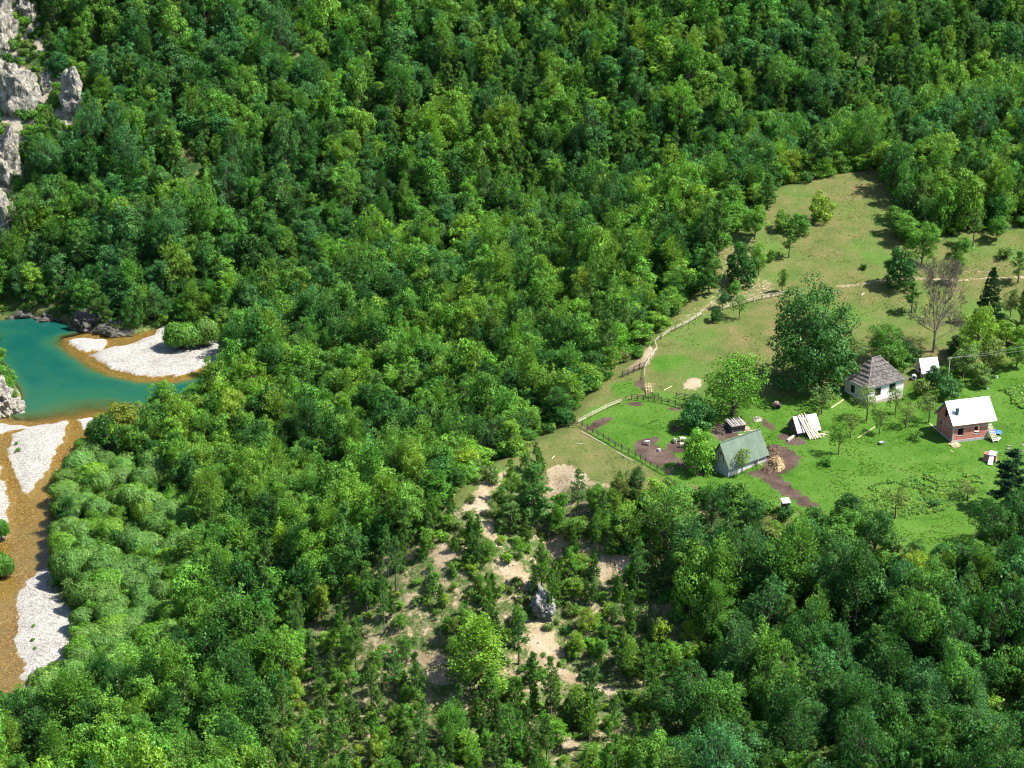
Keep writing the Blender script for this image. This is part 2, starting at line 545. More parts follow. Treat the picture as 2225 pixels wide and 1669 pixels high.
bs = nd(nt, 'ShaderNodeBsdfPrincipled', Roughness=0.95)
bs.inputs['Specular IOR Level'].default_value = 0.1
lk(nt, c, bs.inputs['Base Color'])
bmp = nd(nt, 'ShaderNodeBump', Strength=0.9, Distance=0.35)
lk(nt, math_n(nt, 'ADD', fine, math_n(nt, 'MULTIPLY', grain, 0.5)), bmp.inputs['Height'])
lk(nt, bmp.outputs[0], bs.inputs['Normal'])
lk(nt, bs.outputs[0], out.inputs[0])

# ------------------------------------------------------------------ ground sheets: one surface, cut into its named zones
ny, nx = GX.shape
VAL = np.stack([GX, GY, GZ], -1).reshape(-1, 3)
ii = np.arange(nx * ny).reshape(ny, nx)
FAL = np.stack([ii[:-1, :-1], ii[:-1, 1:], ii[1:, 1:], ii[1:, :-1]], -1).reshape(-1, 4)


def fmean(a):
    a = a.ravel()
    return a[FAL].mean(1)


fx, fy = fmean(GX), fmean(GY)
zid = np.zeros(len(FAL), int)
zid[fmean(A['pine']) > 0.5] = 2
zid[fmean(A['open']) > 0.5] = 1
zid[sd_poly(fx, fy, RIVER) < 2.5] = 3
for k, B in enumerate(BARS):
    zid[(sd_poly(fx, fy, B) < 0.3) & (zid == 3)] = 4 + k
ZN = {0: 'hillside', 1: 'meadow', 2: 'pine_slope', 3: 'riverbed'}
for z in range(4 + len(BARS)):
    m = zid == z
    if not m.any():
        continue
    F = FAL[m]
    used, inv = np.unique(F, return_inverse=True)
    me = np_mesh('ground_' + str(z), VAL[used], inv.reshape(-1, 4), [GM], smooth_f=True)
    for n, a in A.items():
        at = me.attributes.new(n, 'FLOAT', 'POINT')
        at.data.foreach_set('value', a.ravel()[used].astype(np.float32))
    o = mesh_obj(ZN.get(z, 'gravel_bar'), me)
    o['kind'] = 'structure'

# ------------------------------------------------------------------ water
WM, nt, out = new_mat('river_water')
pos = nd(nt, 'ShaderNodeNewGeometry').outputs['Position']
dep = math_n(nt, 'MULTIPLY', attr(nt, 'depth').outputs['Fac'], math_n(nt, 'ADD', math_n(nt, 'MULTIPLY', noise(nt, pos, 0.07, 4, 0.6), 1.3), 0.35))
wcol = ramp(nt, math_n(nt, 'MULTIPLY', dep, 0.2), [(0.0, (0.098, 0.073, 0.014)), (0.22, (0.052, 0.083, 0.027)), (0.5, (0.014, 0.075, 0.042)), (0.95, (0.004, 0.055, 0.043))])
body = nd(nt, 'ShaderNodeBsdfDiffuse')
lk(nt, wcol, body.inputs['Color'])
clear = nd(nt, 'ShaderNodeBsdfTransparent', Color=(0.90, 0.86, 0.70, 1))
mx = nd(nt, 'ShaderNodeMixShader')
lk(nt, ramp(nt, math_n(nt, 'MULTIPLY', dep, 0.25), [(0.06, 0.03), (0.22, 0.35), (0.5, 0.85), (0.8, 0.97)]), mx.inputs[0])
lk(nt, clear.outputs[0], mx.inputs[1])
lk(nt, body.outputs[0], mx.inputs[2])
gl = nd(nt, 'ShaderNodeBsdfGlossy', Roughness=0.06)
wb = nd(nt, 'ShaderNodeBump', Strength=0.45, Distance=0.08)
wmap = nd(nt, 'ShaderNodeMapping')
wmap.inputs['Scale'].default_value = (0.35, 1.0, 1.0)
lk(nt, pos, wmap.inputs['Vector'])
lk(nt, noise(nt, wmap.outputs[0], 1.6, 5, 0.65), wb.inputs['Height'])
lk(nt, wb.outputs[0], gl.inputs['Normal'])
fr = nd(nt, 'ShaderNodeFresnel', IOR=1.33)
lk(nt, wb.outputs[0], fr.inputs['Normal'])
mx2 = nd(nt, 'ShaderNodeMixShader')
lk(nt, fr.outputs[0], mx2.inputs[0])
lk(nt, mx.outputs[0], mx2.inputs[1])
lk(nt, gl.outputs[0], mx2.inputs[2])
lk(nt, mx2.outputs[0], out.inputs[0])
gz = GZ.ravel()[FAL]
m = (gz.min(1) < 0.02) & (sd_poly(fx, fy, RIVER) < 2.5)
used, inv = np.unique(FAL[m], return_inverse=True)
WV = VAL[used].copy()
WV[:, 2] = 0
me = np_mesh('river_water', WV, inv.reshape(-1, 4), [WM], smooth_f=True)
at = me.attributes.new('depth', 'FLOAT', 'POINT')
at.data.foreach_set('value', np.maximum(0, -GZ.ravel()[used]).astype(np.float32))
o = mesh_obj('river_water', me)
o['kind'] = 'structure'

# ================================================================== vegetation
def leaf_material(name, source, trans=0.34, gloss=0.012):
    m, nt, out = new_mat(name)
    if source == 'OBJECT':
        c = nd(nt, 'ShaderNodeObjectInfo').outputs['Color']
    else:
        c = attr(nt, 'tint', 'INSTANCER').outputs['Color']
    t = attr(nt, 'tone').outputs['Fac']
    c = mix_col(nt, 1.0, c, ramp(nt, math_n(nt, 'MULTIPLY', t, 0.5), [(0.0, (0, 0, 0)), (1.0, (1.9, 2.0, 1.7))]), 'MULTIPLY')
    d = nd(nt, 'ShaderNodeBsdfDiffuse')
    lk(nt, c, d.inputs['Color'])
    tr = nd(nt, 'ShaderNodeBsdfTranslucent')
    lk(nt, mix_col(nt, 1.0, c, (1.5, 1.35, 0.7), 'MULTIPLY'), tr.inputs['Color'])
    mx = nd(nt, 'ShaderNodeMixShader')
    mx.inputs[0].default_value = trans
    lk(nt, d.outputs[0], mx.inputs[1])
    lk(nt, tr.outputs[0], mx.inputs[2])
    g = nd(nt, 'ShaderNodeBsdfGlossy', Roughness=0.45)
    g.inputs['Color'].default_value = (0.9, 1.0, 0.8, 1)
    m2 = nd(nt, 'ShaderNodeMixShader')
    m2.inputs[0].default_value = gloss
    lk(nt, mx.outputs[0], m2.inputs[1])
    lk(nt, g.outputs[0], m2.inputs[2])
    lk(nt, m2.outputs[0], out.inputs[0])
    return m


LEAF_O = leaf_material('leaf_single_tree', 'OBJECT')
LEAF_I = leaf_material('leaf_woodland', 'INSTANCER')


def plain_mat(name, cols, scale=3.0, rough=0.9, stretch=None, bump=0.3, spec=0.2):
    m, nt, out = new_mat(name)
    tc = nd(nt, 'ShaderNodeTexCoord').outputs['Object']
    if stretch:
        mp = nd(nt, 'ShaderNodeMapping')
        mp.inputs['Scale'].default_value = stretch
        lk(nt, tc, mp.inputs['Vector'])
        tc = mp.outputs[0]
    n = noise(nt, tc, scale, 4, 0.65)
    k = len(cols)
    c = ramp(nt, n, [(0.3 + 0.4 * i / max(1, k - 1), q) for i, q in enumerate(cols)])
    b = nd(nt, 'ShaderNodeBsdfPrincipled', Roughness=rough)
    b.inputs['Specular IOR Level'].default_value = spec
    lk(nt, c, b.inputs['Base Color'])
    if bump:
        bp = nd(nt, 'ShaderNodeBump', Strength=bump, Distance=0.05)
        lk(nt, n, bp.inputs['Height'])
        lk(nt, bp.outputs[0], b.inputs['Normal'])
    lk(nt, b.outputs[0], out.inputs[0])
    return m


BARK = plain_mat('bark', [(0.06, 0.045, 0.035), (0.13, 0.105, 0.085)], 2.0)
BARK_PALE = plain_mat('bark_grey', [(0.085, 0.068, 0.050), (0.17, 0.14, 0.11)], 2.0)


def unit(n, rs):
    v = rs.normal(size=(n, 3))
    return v / np.linalg.norm(v, axis=1, keepdims=True)


def norm(v):
    return v / (np.linalg.norm(v, axis=1, keepdims=True) + 1e-9)


def cards(P, N, L, Wd, rs, axis=None, fold=0.15):
    """leaf shaped quads at P facing N; axis gives the direction of the leaf"""
    n = len(P)
    r = unit(n, rs) if axis is None else axis
    T = norm(r - N * (r * N).sum(1, keepdims=True))
    B = np.cross(N, T)
    L = L[:, None]
    Wd = Wd[:, None]
    V = np.stack([P - T * L * .5, P + B * Wd * .5 - N * L * fold, P + T * L * .5, P - B * Wd * .5 - N * L * fold * .5], 1).reshape(-1, 3)
    F = np.arange(n * 4).reshape(n, 4)
    return V, F


def tubes(segs, sides=5):
    """segs: (p0, p1, r0, r1)"""
    V, F, o = [], [], 0
    for p0, p1, r0, r1 in segs:
        p0, p1 = np.array(p0, float), np.array(p1, float)
        d = p1 - p0
        d = d / (np.linalg.norm(d) + 1e-9)
        a = np.cross(d, [0.3, 0.9, 0.2] if abs(d[2]) > .8 else [0, 0, 1.0])
        a /= np.linalg.norm(a)
        b = np.cross(d, a)
        for p, r in ((p0, r0), (p1, r1)):
            for k in range(sides):
                t = 2 * math.pi * k / sides
                V.append(p + (a * math.cos(t) + b * math.sin(t)) * r)
        for k in range(sides):
            F.append((o + k, o + (k + 1) % sides, o + sides + (k + 1) % sides, o + sides + k))
        o += 2 * sides
    return np.array(V), np.array(F)


class Proto:
    def __init__(self, name, leafV, leafF, tone, woodV, woodF, W, H, bark=None):
        self.W, self.H = W, H
        self.crown = np_mesh(name + '_crown', leafV, leafF, [LEAF_O], {'tone': tone})
        self.trunk = np_mesh(name + '_trunk', woodV, woodF, [bark or BARK], smooth_f=True)
        self.data = (leafV, leafF, tone, woodV, woodF)
        self.name = name

    def joined(self):
        lv, lf, t, wv, wf = self.data
        return np_mesh(self.name + '_tree', np.concatenate([lv, wv]), np.concatenate([lf, wf + len(lv)]), [LEAF_I, BARK],
                       {'tone': np.concatenate([t, np.ones(len(wf))])}, mat_idx=np.concatenate([np.zeros(len(lf)), np.ones(len(wf))]))


def broadleaf(name, seed, W=8.0, H=10.0, lobes=34, leaves=100, leaf=0.5, cb=0.2, lobe_r=(.12, .20), sparse=1.0, narrow=0.62, upright=0.0, low=-0.92, spread=.24, loose=.62, skirt=0):
    rs = np.random.RandomState(seed)
    zc = H * (cb + (1 - cb) * .48)
    rz = H * (1 - cb) * .5
    cen, rad, k = [], [], 0
    lopx, lopy = rs.uniform(-.12, .12, 2)
    while len(cen) < lobes:
        d = unit(1, rs)[0]
        if d[2] < low:
            continue
        r = rs.uniform(.50, .86) if len(cen) > lobes * .2 else rs.uniform(.15, .5)
        sh = 1.0 - 0.25 * max(0, d[2]) * upright - .12 * max(0, -d[2])
        c = np.array([d[0] * W / 2 * r * sh + lopx * W * d[2], d[1] * W / 2 * r * sh + lopy * W * d[2], zc + d[2] * rz * r])
        c += rs.normal(size=3) * W * .03
        cen.append(c)
        rad.append(W * rs.uniform(*lobe_r))
    for k in range(skirt):      # boughs sweeping down to the ground
        a = 6.2832 * k / skirt + rs.uniform(-.3, .3)
        q = rs.uniform(.45, .78)
        cen.append(np.array([math.cos(a) * W / 2 * q, math.sin(a) * W / 2 * q, H * rs.uniform(.07, .24)]))
        rad.append(W * rs.uniform(*lobe_r))
    P, N, T, L = [], [], [], []
    for c, r in zip(cen, rad):
        n = int(leaves * (r / (W * .16)) ** 1.5 * sparse)
        d = unit(n * 2, rs)
        out = np.array([c[0], c[1], (c[2] - zc) + rz * .45])
        out /= np.linalg.norm(out) + 1e-6
        keep = (d @ out) > rs.uniform(-1.0, .35, len(d))
        d = d[keep][:n]
        rr = r * np.clip(rs.normal(.94, spread, len(d)), .2, 1.6)[:, None]
        p = c + d * rr * np.array([1.05, 1.05, .78])
        P.append(p)
        N.append(norm(d * 1.0 + unit(len(d), rs) * loose + np.array([0, 0, .3])))
        T.append(np.full(len(d), rs.uniform(.78, 1.22)) * rs.uniform(.55, 1.5, len(d)))
        L.append(leaf * rs.uniform(.65, 1.35, len(d)))
    P, N, T, L = map(np.concatenate, (P, N, T, L))
    lv, lf = cards(P, N, L, L * narrow, rs)
    segs = [((0, 0, -.6), (0, 0, H * cb), W * .032, W * .026)]
    top = np.array([lopx * W * .4, lopy * W * .4, zc + rz * .3])
    segs.append(((0, 0, H * cb), top, W * .026, W * .01))
    for i in rs.permutation(len(cen))[:max(6, lobes // 3)]:
        t = rs.uniform(0, .75)
        s = np.array([0, 0, H * cb]) * (1 - t) + top * t
        segs.append((s, cen[i], W * .012, W * .004))
    wv, wf = tubes(segs, 6)
    return Proto(name, lv, lf, T, wv, wf, W, H)


def fronds(name, seed, W=8.0, H=11.0, sprays=60, leaves=70, leaf=.42, flat=.35):
    """beech or hornbeam like crown: fans of foliage sweeping up and out"""
    rs = np.random.RandomState(seed)
    P, N, T, L, segs = [], [], [], [], [((0, 0, -.6), (0, 0, H * .75), W * .032, W * .01)]
    for i in range(sprays):
        t = rs.uniform(0.04, 1)
        a = rs.uniform(0, 6.28)
        rad = W / 2 * (1 - t ** 2.2) ** .6 * rs.uniform(.75, 1.12) + .25
        s = np.array([0, 0, H * (.10 + .62 * t)])
        e = np.array([math.cos(a) * rad, math.sin(a) * rad, s[2] + H * rs.uniform(.08, .24) * (.6 + t)])
        d = (e - s) / np.linalg.norm(e - s)
        side = np.cross(d, [0, 0, 1.0])
        side /= np.linalg.norm(side) + 1e-6
        up = np.cross(side, d)
        n = int(leaves * rs.uniform(.7, 1.3))
        q = rs.uniform(.25, 1.04, n)
        wd = W * .13 * (1.15 - .85 * q) * rs.normal(size=n)
        hh = W * flat * .12 * rs.normal(size=n)
        P.append(s + (e - s) * q[:, None] + side * wd[:, None] + up * hh[:, None])
        N.append(norm(up * .9 + d * .25 + unit(n, rs) * .6 + np.array([0, 0, .2])))
        T.append(np.full(n, rs.uniform(.78, 1.22)) * rs.uniform(.55, 1.5, n))
        L.append(leaf * rs.uniform(.6, 1.35, n))
        if i % 4 == 0:
            segs.append((s, s + (e - s) * .8, W * .009, W * .003))
    P, N, T, L = map(np.concatenate, (P, N, T, L))
    lv, lf = cards(P, N, L, L * .55, rs)
    wv, wf = tubes(segs, 5)
    return Proto(name, lv, lf, T, wv, wf, W, H)


def pine(name, seed, W=4.6, H=12.0, whorls=13, cb=.28, tuft=12, dens=1.0):
    rs = np.random.RandomState(seed)
    P, N, A_, T, L = [], [], [], [], []
    bend = rs.uniform(-.35, .35, 2)
    ax = lambda z: np.array([bend[0] * (z / H) ** 2, bend[1] * (z / H) ** 2, z])
    segs = []
    zz = np.linspace(-.6, H * .98, 7)
    for a, b in zip(zz[:-1], zz[1:]):
        segs.append((ax(max(a, -.6)) if a > 0 else np.array([0, 0, a]), ax(b), .17 * (1 - max(a, 0) / H) + .02, .17 * (1 - b / H) + .02))
    for w in range(whorls):
        t = min(1.0, max(0.0, (w + rs.uniform(-.3, .3)) / (whorls - 1)))
        z = H * (cb + (1 - cb) * min(1, max(0, t)))
        prof = (1 - t) ** .75 * (0.55 + .45 * min(1, t * 4)) + .10
        for b in range(5):
            if rs.rand() < .18:
                continue
            ang = rs.uniform(0, 2 * math.pi)
            ln = W / 2 * prof * rs.uniform(.6, 1.15)
            up = rs.uniform(.05, .5) + .5 * t
            s = ax(z)
            e = s + np.array([math.cos(ang) * ln, math.sin(ang) * ln, ln * up * .6])
            segs.append((s, e, .035, .012))
            for q in np.linspace(.35, 1.0, max(2, int(1 + ln * 1.9))):
                c = s + (e - s) * q + rs.normal(size=3) * .12
                n = int(tuft * dens * rs.uniform(.7, 1.3))
                d = norm(unit(n, rs) + np.array([0, 0, .45]) + (e - s) / ln * .35)
                P.append(c + d * .3)
                A_.append(d)
                N.append(norm(np.cross(d, unit(n, rs))))
                T.append(np.full(n, rs.uniform(.75, 1.25)))
                L.append(rs.uniform(.5, .85, n))
    for _ in range(10):  # dead stubs on the lower trunk
        z = H * rs.uniform(.08, cb)
        ang = rs.uniform(0, 6.28)
        segs.append((ax(z), ax(z) + np.array([math.cos(ang), math.sin(ang), .1]) * rs.uniform(.4, 1.0), .02, .008))
    P, N, A_, T, L = map(np.concatenate, (P, N, A_, T, L))
    lv, lf = cards(P, N, L, np.full(len(P), .17), rs, A_, 0.05)
    wv, wf = tubes(segs, 5)
    return Proto(name, lv, lf, T, wv, wf, W, H)


def spruce(name, seed, W=6, H=11):
    rs = np.random.RandomState(seed)
    P, N, A_, T, L = [], [], [], [], []
    segs = [((0, 0, -.5), (0, 0, H * .97), .2, .02)]
    for w in range(22):
        t = w / 21
        z = H * (.06 + .93 * t)
        for b in range(9):
            ang = rs.uniform(0, 6.28)
            ln = (W / 2) * (1 - t) ** .85 * rs.uniform(.7, 1.12) + .15
            e = np.array([math.cos(ang) * ln, math.sin(ang) * ln, z - .12 * ln + rs.uniform(-.1, .1)])
            s = np.array([0, 0, z])
            for q in np.linspace(.3, 1, max(2, int(ln * 2.5))):
                c = s + (e - s) * q
                n = 12
                d = norm((e - s) / ln + unit(n, rs) * .8 + np.array([0, 0, .1]))
                P.append(c + d * .2)
                A_.append(d)
                N.append(norm(np.cross(d, unit(n, rs))))
                T.append(np.full(n, rs.uniform(.7, 1.2)))
                L.append(rs.uniform(.35, .6, n))
    P, N, A_, T, L = map(np.concatenate, (P, N, A_, T, L))
    lv, lf = cards(P, N, L, L * .35, rs, A_, .05)
    wv, wf = tubes(segs, 6)
    return Proto(name, lv, lf, T, wv, wf, W, H)


def willow(name, seed, W=7.5, H=5.2, lobes=10, leaves=900):
    """dense rounded dome of fine upswept foliage"""
    rs = np.random.RandomState(seed)
    P, N, A_, T, L = [], [], [], [], []
    for i in range(lobes):
        a = i * 2.399 + rs.uniform(-.4, .4)
        k = math.sqrt(i / lobes) * .50
        c = np.array([math.cos(a) * W / 2 * k, math.sin(a) * W / 2 * k, H * (.52 - .55 * k * k) + rs.uniform(-.25, .25)])
        r = W * rs.uniform(.19, .30)
        q = unit(leaves * 2, rs)
        q = q[q[:, 2] > -.5][:leaves]
        p = c + q * r * np.clip(rs.normal(.97, .09, len(q)), .5, 1.4)[:, None]
        P.append(p)
        A_.append(norm(q * .5 + np.array([0, 0, .8]) + unit(len(q), rs) * .6))
        N.append(norm(q * 1.4 + unit(len(q), rs) * .45))
        T.append(np.full(len(q), rs.uniform(.82, 1.2)) * rs.uniform(.6, 1.45, len(q)))
        L.append(rs.uniform(.28, .62, len(q)))
    P, N, A_, T, L = map(np.concatenate, (P, N, A_, T, L))
    lv, lf = cards(P, N, L, L * .42 + .05, rs, A_, .06)
    segs = []
    for _ in range(9):
        d = unit(1, rs)[0]
        segs.append(((d[0] * .3, d[1] * .3, -.3), (d[0] * W * .3, d[1] * W * .3, H * .45), .09, .03))
    wv, wf = tubes(segs, 5)
    return Proto(name, lv, lf, T, wv, wf, W, H)


def bare_tree(name, seed, H=21.0):
    rs = np.random.RandomState(seed)
    trunk, twig = [], []

    def grow(p, d, ln, r, lev):
        n = 3
        for _ in range(n):
            d = d + rs.normal(size=3) * .10 + np.array([0, 0, .05])
            d /= np.linalg.norm(d)
            e = p + d * ln / n
            (trunk if lev < 2 else twig).append((p, e, r, r * .82))
            p, r = e, r * .82
            if lev < 5 and rs.rand() < .85:
                s = norm(np.cross(d, unit(1, rs)[0])[None])[0]
                k = rs.uniform(.55, .95)
                grow(p, norm((d * (1 - k * .5) + s * k)[None])[0], ln * rs.uniform(.45, .68), r * .6, lev + 1)
        if lev < 5:
            for _ in range(3):
                s = norm(np.cross(d, unit(1, rs)[0])[None])[0]
                grow(p, norm((d + s * .5)[None])[0], ln * .6, r * .7, lev + 1)

    trunk.append(((0, 0, -.5), (0, 0, H * .14), .42, .36))
    p = np.array([0, 0, H * .14])
    grow(p, np.array([-.10, 0, 1.0]), H * .44, .27, 1)
    grow(p, np.array([.16, .05, .98]), H * .42, .25, 1)
    for k in range(5):
        a = k * 1.3
        grow(p + np.array([0, 0, k * .8]), norm(np.array([[math.cos(a), math.sin(a), .35]]))[0], H * .24, .11, 2)
    tw = tubes([(a, b, max(r0, .045), max(r1, .035)) for a, b, r0, r1 in twig], 3)
    return np_mesh(name + '_trunk', *tubes(trunk, 7), [BARK_PALE], smooth_f=True), np_mesh(name + '_crown', *tw, [BARK_PALE])


BROAD = [broadleaf('broad%d' % i, 100 + i, W=8, H=h, lobes=l, leaves=95, leaf=lf, cb=.05, lobe_r=lr, upright=up)
         for i, (h, l, lf, lr, up) in enumerate([(9.5, 52, .44, (.08, .15), .3), (10.5, 60, .40, (.07, .14), .6), (9, 44, .50, (.10, .16), 0), (11.5, 58, .42, (.08, .13), .9),
                                                 (10, 70, .38, (.07, .12), .4), (9, 40, .48, (.10, .18), .2), (12.5, 56, .42, (.07, .14), 1.2), (8.5, 50, .42, (.08, .15), .1)])]
NEAR = [broadleaf('near%d' % i, 200 + i, W=9, H=h, lobes=l, leaves=150, leaf=lf, cb=.06, lobe_r=lr, upright=up, narrow=nr, spread=(.13, .24, .12, .2, .16)[i], loose=.48)
        for i, (h, l, lf, lr, up, nr) in enumerate([(10.5, 46, .42, (.10, .17), .3, .6), (12, 52, .38, (.09, .16), .7, .55), (10, 40, .46, (.11, .19), .1, .65), (13, 50, .40, (.09, .15), 1.0, .5), (11, 60, .36, (.08, .14), .4, .6)])]
BROAD += [fronds('frondb%d' % i, 240 + i, W=8, H=h, sprays=n) for i, (h, n) in enumerate([(10.5, 62), (9.5, 54), (12, 66), (10, 58)])]
NEAR += [fronds('frondn%d' % i, 250 + i, W=9, H=h, sprays=n, leaves=95, leaf=.38) for i, (h, n) in enumerate([(11, 72), (12.5, 80), (10, 66)])]
BIG = [broadleaf('big%d' % i, 280 + i, W=14, H=h, lobes=l, leaves=150, leaf=.42, cb=.06, lobe_r=lr, upright=up, spread=.11, loose=.42) for i, (h, l, lr, up) in enumerate([(16, 100, (.06, .12), .3), (18, 120, (.05, .10), .6), (15, 90, (.07, .13), .1)])]
BIG += [] and [fronds('bigf%d' % i, 290 + i, W=14, H=h, sprays=150, leaves=95, leaf=.44) for i, h in enumerate((17, 19))]
GIANT = broadleaf('giant', 301, W=21, H=25, lobes=150, leaves=250, leaf=.56, cb=.02, lobe_r=(.06, .115), upright=.5, low=-.97, spread=.11, loose=.5, skirt=26)
OPENT = broadleaf('opent', 302, W=15, H=16, lobes=84, leaves=150, leaf=.46, cb=.08, lobe_r=(.075, .13), sparse=.85)
ORCH = [broadleaf('orch%d' % i, 310 + i, W=5, H=6, lobes=22, leaves=46, leaf=.34, cb=.25, lobe_r=(.11, .18), narrow=.5) for i in range(4)]
SHRUB = [broadleaf('shrub%d' % i, 330 + i, W=2.6, H=2.1, lobes=11, leaves=42, leaf=.30, cb=.03, lobe_r=(.15, .26)) for i in range(4)]
ROUND = [broadleaf('round%d' % i, 340 + i, W=6, H=6.2, lobes=44, leaves=100, leaf=.34, cb=.03, lobe_r=(.10, .15), spread=.15, loose=.5, skirt=9) for i in range(2)]
PINE = [pine('pine%d' % i, 400 + i, W=w, H=h, cb=c, whorls=wh, dens=de) for i, (w, h, c, wh, de) in enumerate([(4.6, 12, .25, 14, 1), (4.0, 11, .35, 12, .8), (5.2, 12.5, .18, 15, 1.1), (3.6, 9, .30, 10, .9), (4.4, 13, .42, 12, .75)])]
PINE_D = [pine('pined%d' % i, 420 + i, W=6.5, H=h, cb=.12, whorls=17, tuft=22) for i, h in enumerate((12.5, 14))]
SPRUCE = spruce('spruce', 500)
WILLOW = [willow('willow%d' % i, 520 + i, H=h) for i, h in enumerate((5.2, 4.6, 5.8, 5.0))]

DARK, BLUE, MID, BRIGHT, YEL, OLIVE, AUT = (.029, .094, .018), (.048, .138, .040), (.078, .188, .027), (.112, .230, .028), (.145, .242, .026), (.110, .168, .044), (.165, .170, .024)
TONE = {'dark': DARK, 'blue': BLUE, 'mid': MID, 'bright': BRIGHT, 'yel': YEL, 'olive': OLIVE, 'aut': AUT, 'pine': (.080, .170, .040), 'willow': (.092, .186, .044), 'fir': (.088, .190, .046), 'spruce': (.020, .060, .028), 'walnut': (.044, .132, .034)}
TWORD = {'dark': 'dark green', 'blue': 'bluish green', 'mid': 'mid green', 'bright': 'bright green', 'yel': 'yellow-green', 'olive': 'olive green', 'aut': 'ochre-tipped', 'pine': 'dark green', 'fir': 'green', 'willow': 'soft green', 'spruce': 'deep green', 'walnut': 'deep green'}


def jitter(c, k=.14, rs=RNG):
    f = 1 + rs.uniform(-k, k)
    return (c[0] * f * (1 + rs.uniform(-k, k)), c[1] * f, c[2] * f * (1 + rs.uniform(-k, k)))


TAKEN = []


def plant(name, label, cat, proto, x, y, W, H, tone, rz=None, group=None, z=None):
    o = empty(name, (x, y, ground(x, y) if z is None else z), RNG.uniform(0, 6.28) if rz is None else rz)
    o.scale = (W / proto.W, W / proto.W, H / proto.H)
    tag(o, label, cat, group)
    t = mesh_obj('trunk', proto.trunk, o)
    c = mesh_obj('crown', proto.crown, o)
    col = jitter(TONE[tone])
    c.color = (col[0], col[1], col[2], 1)
    TAKEN.append((x, y, W * .5))
    return o


def px_size(p, w, h):
    f = project(*p)[2]
    return w * f / FPX, h * f / FPX / 0.93


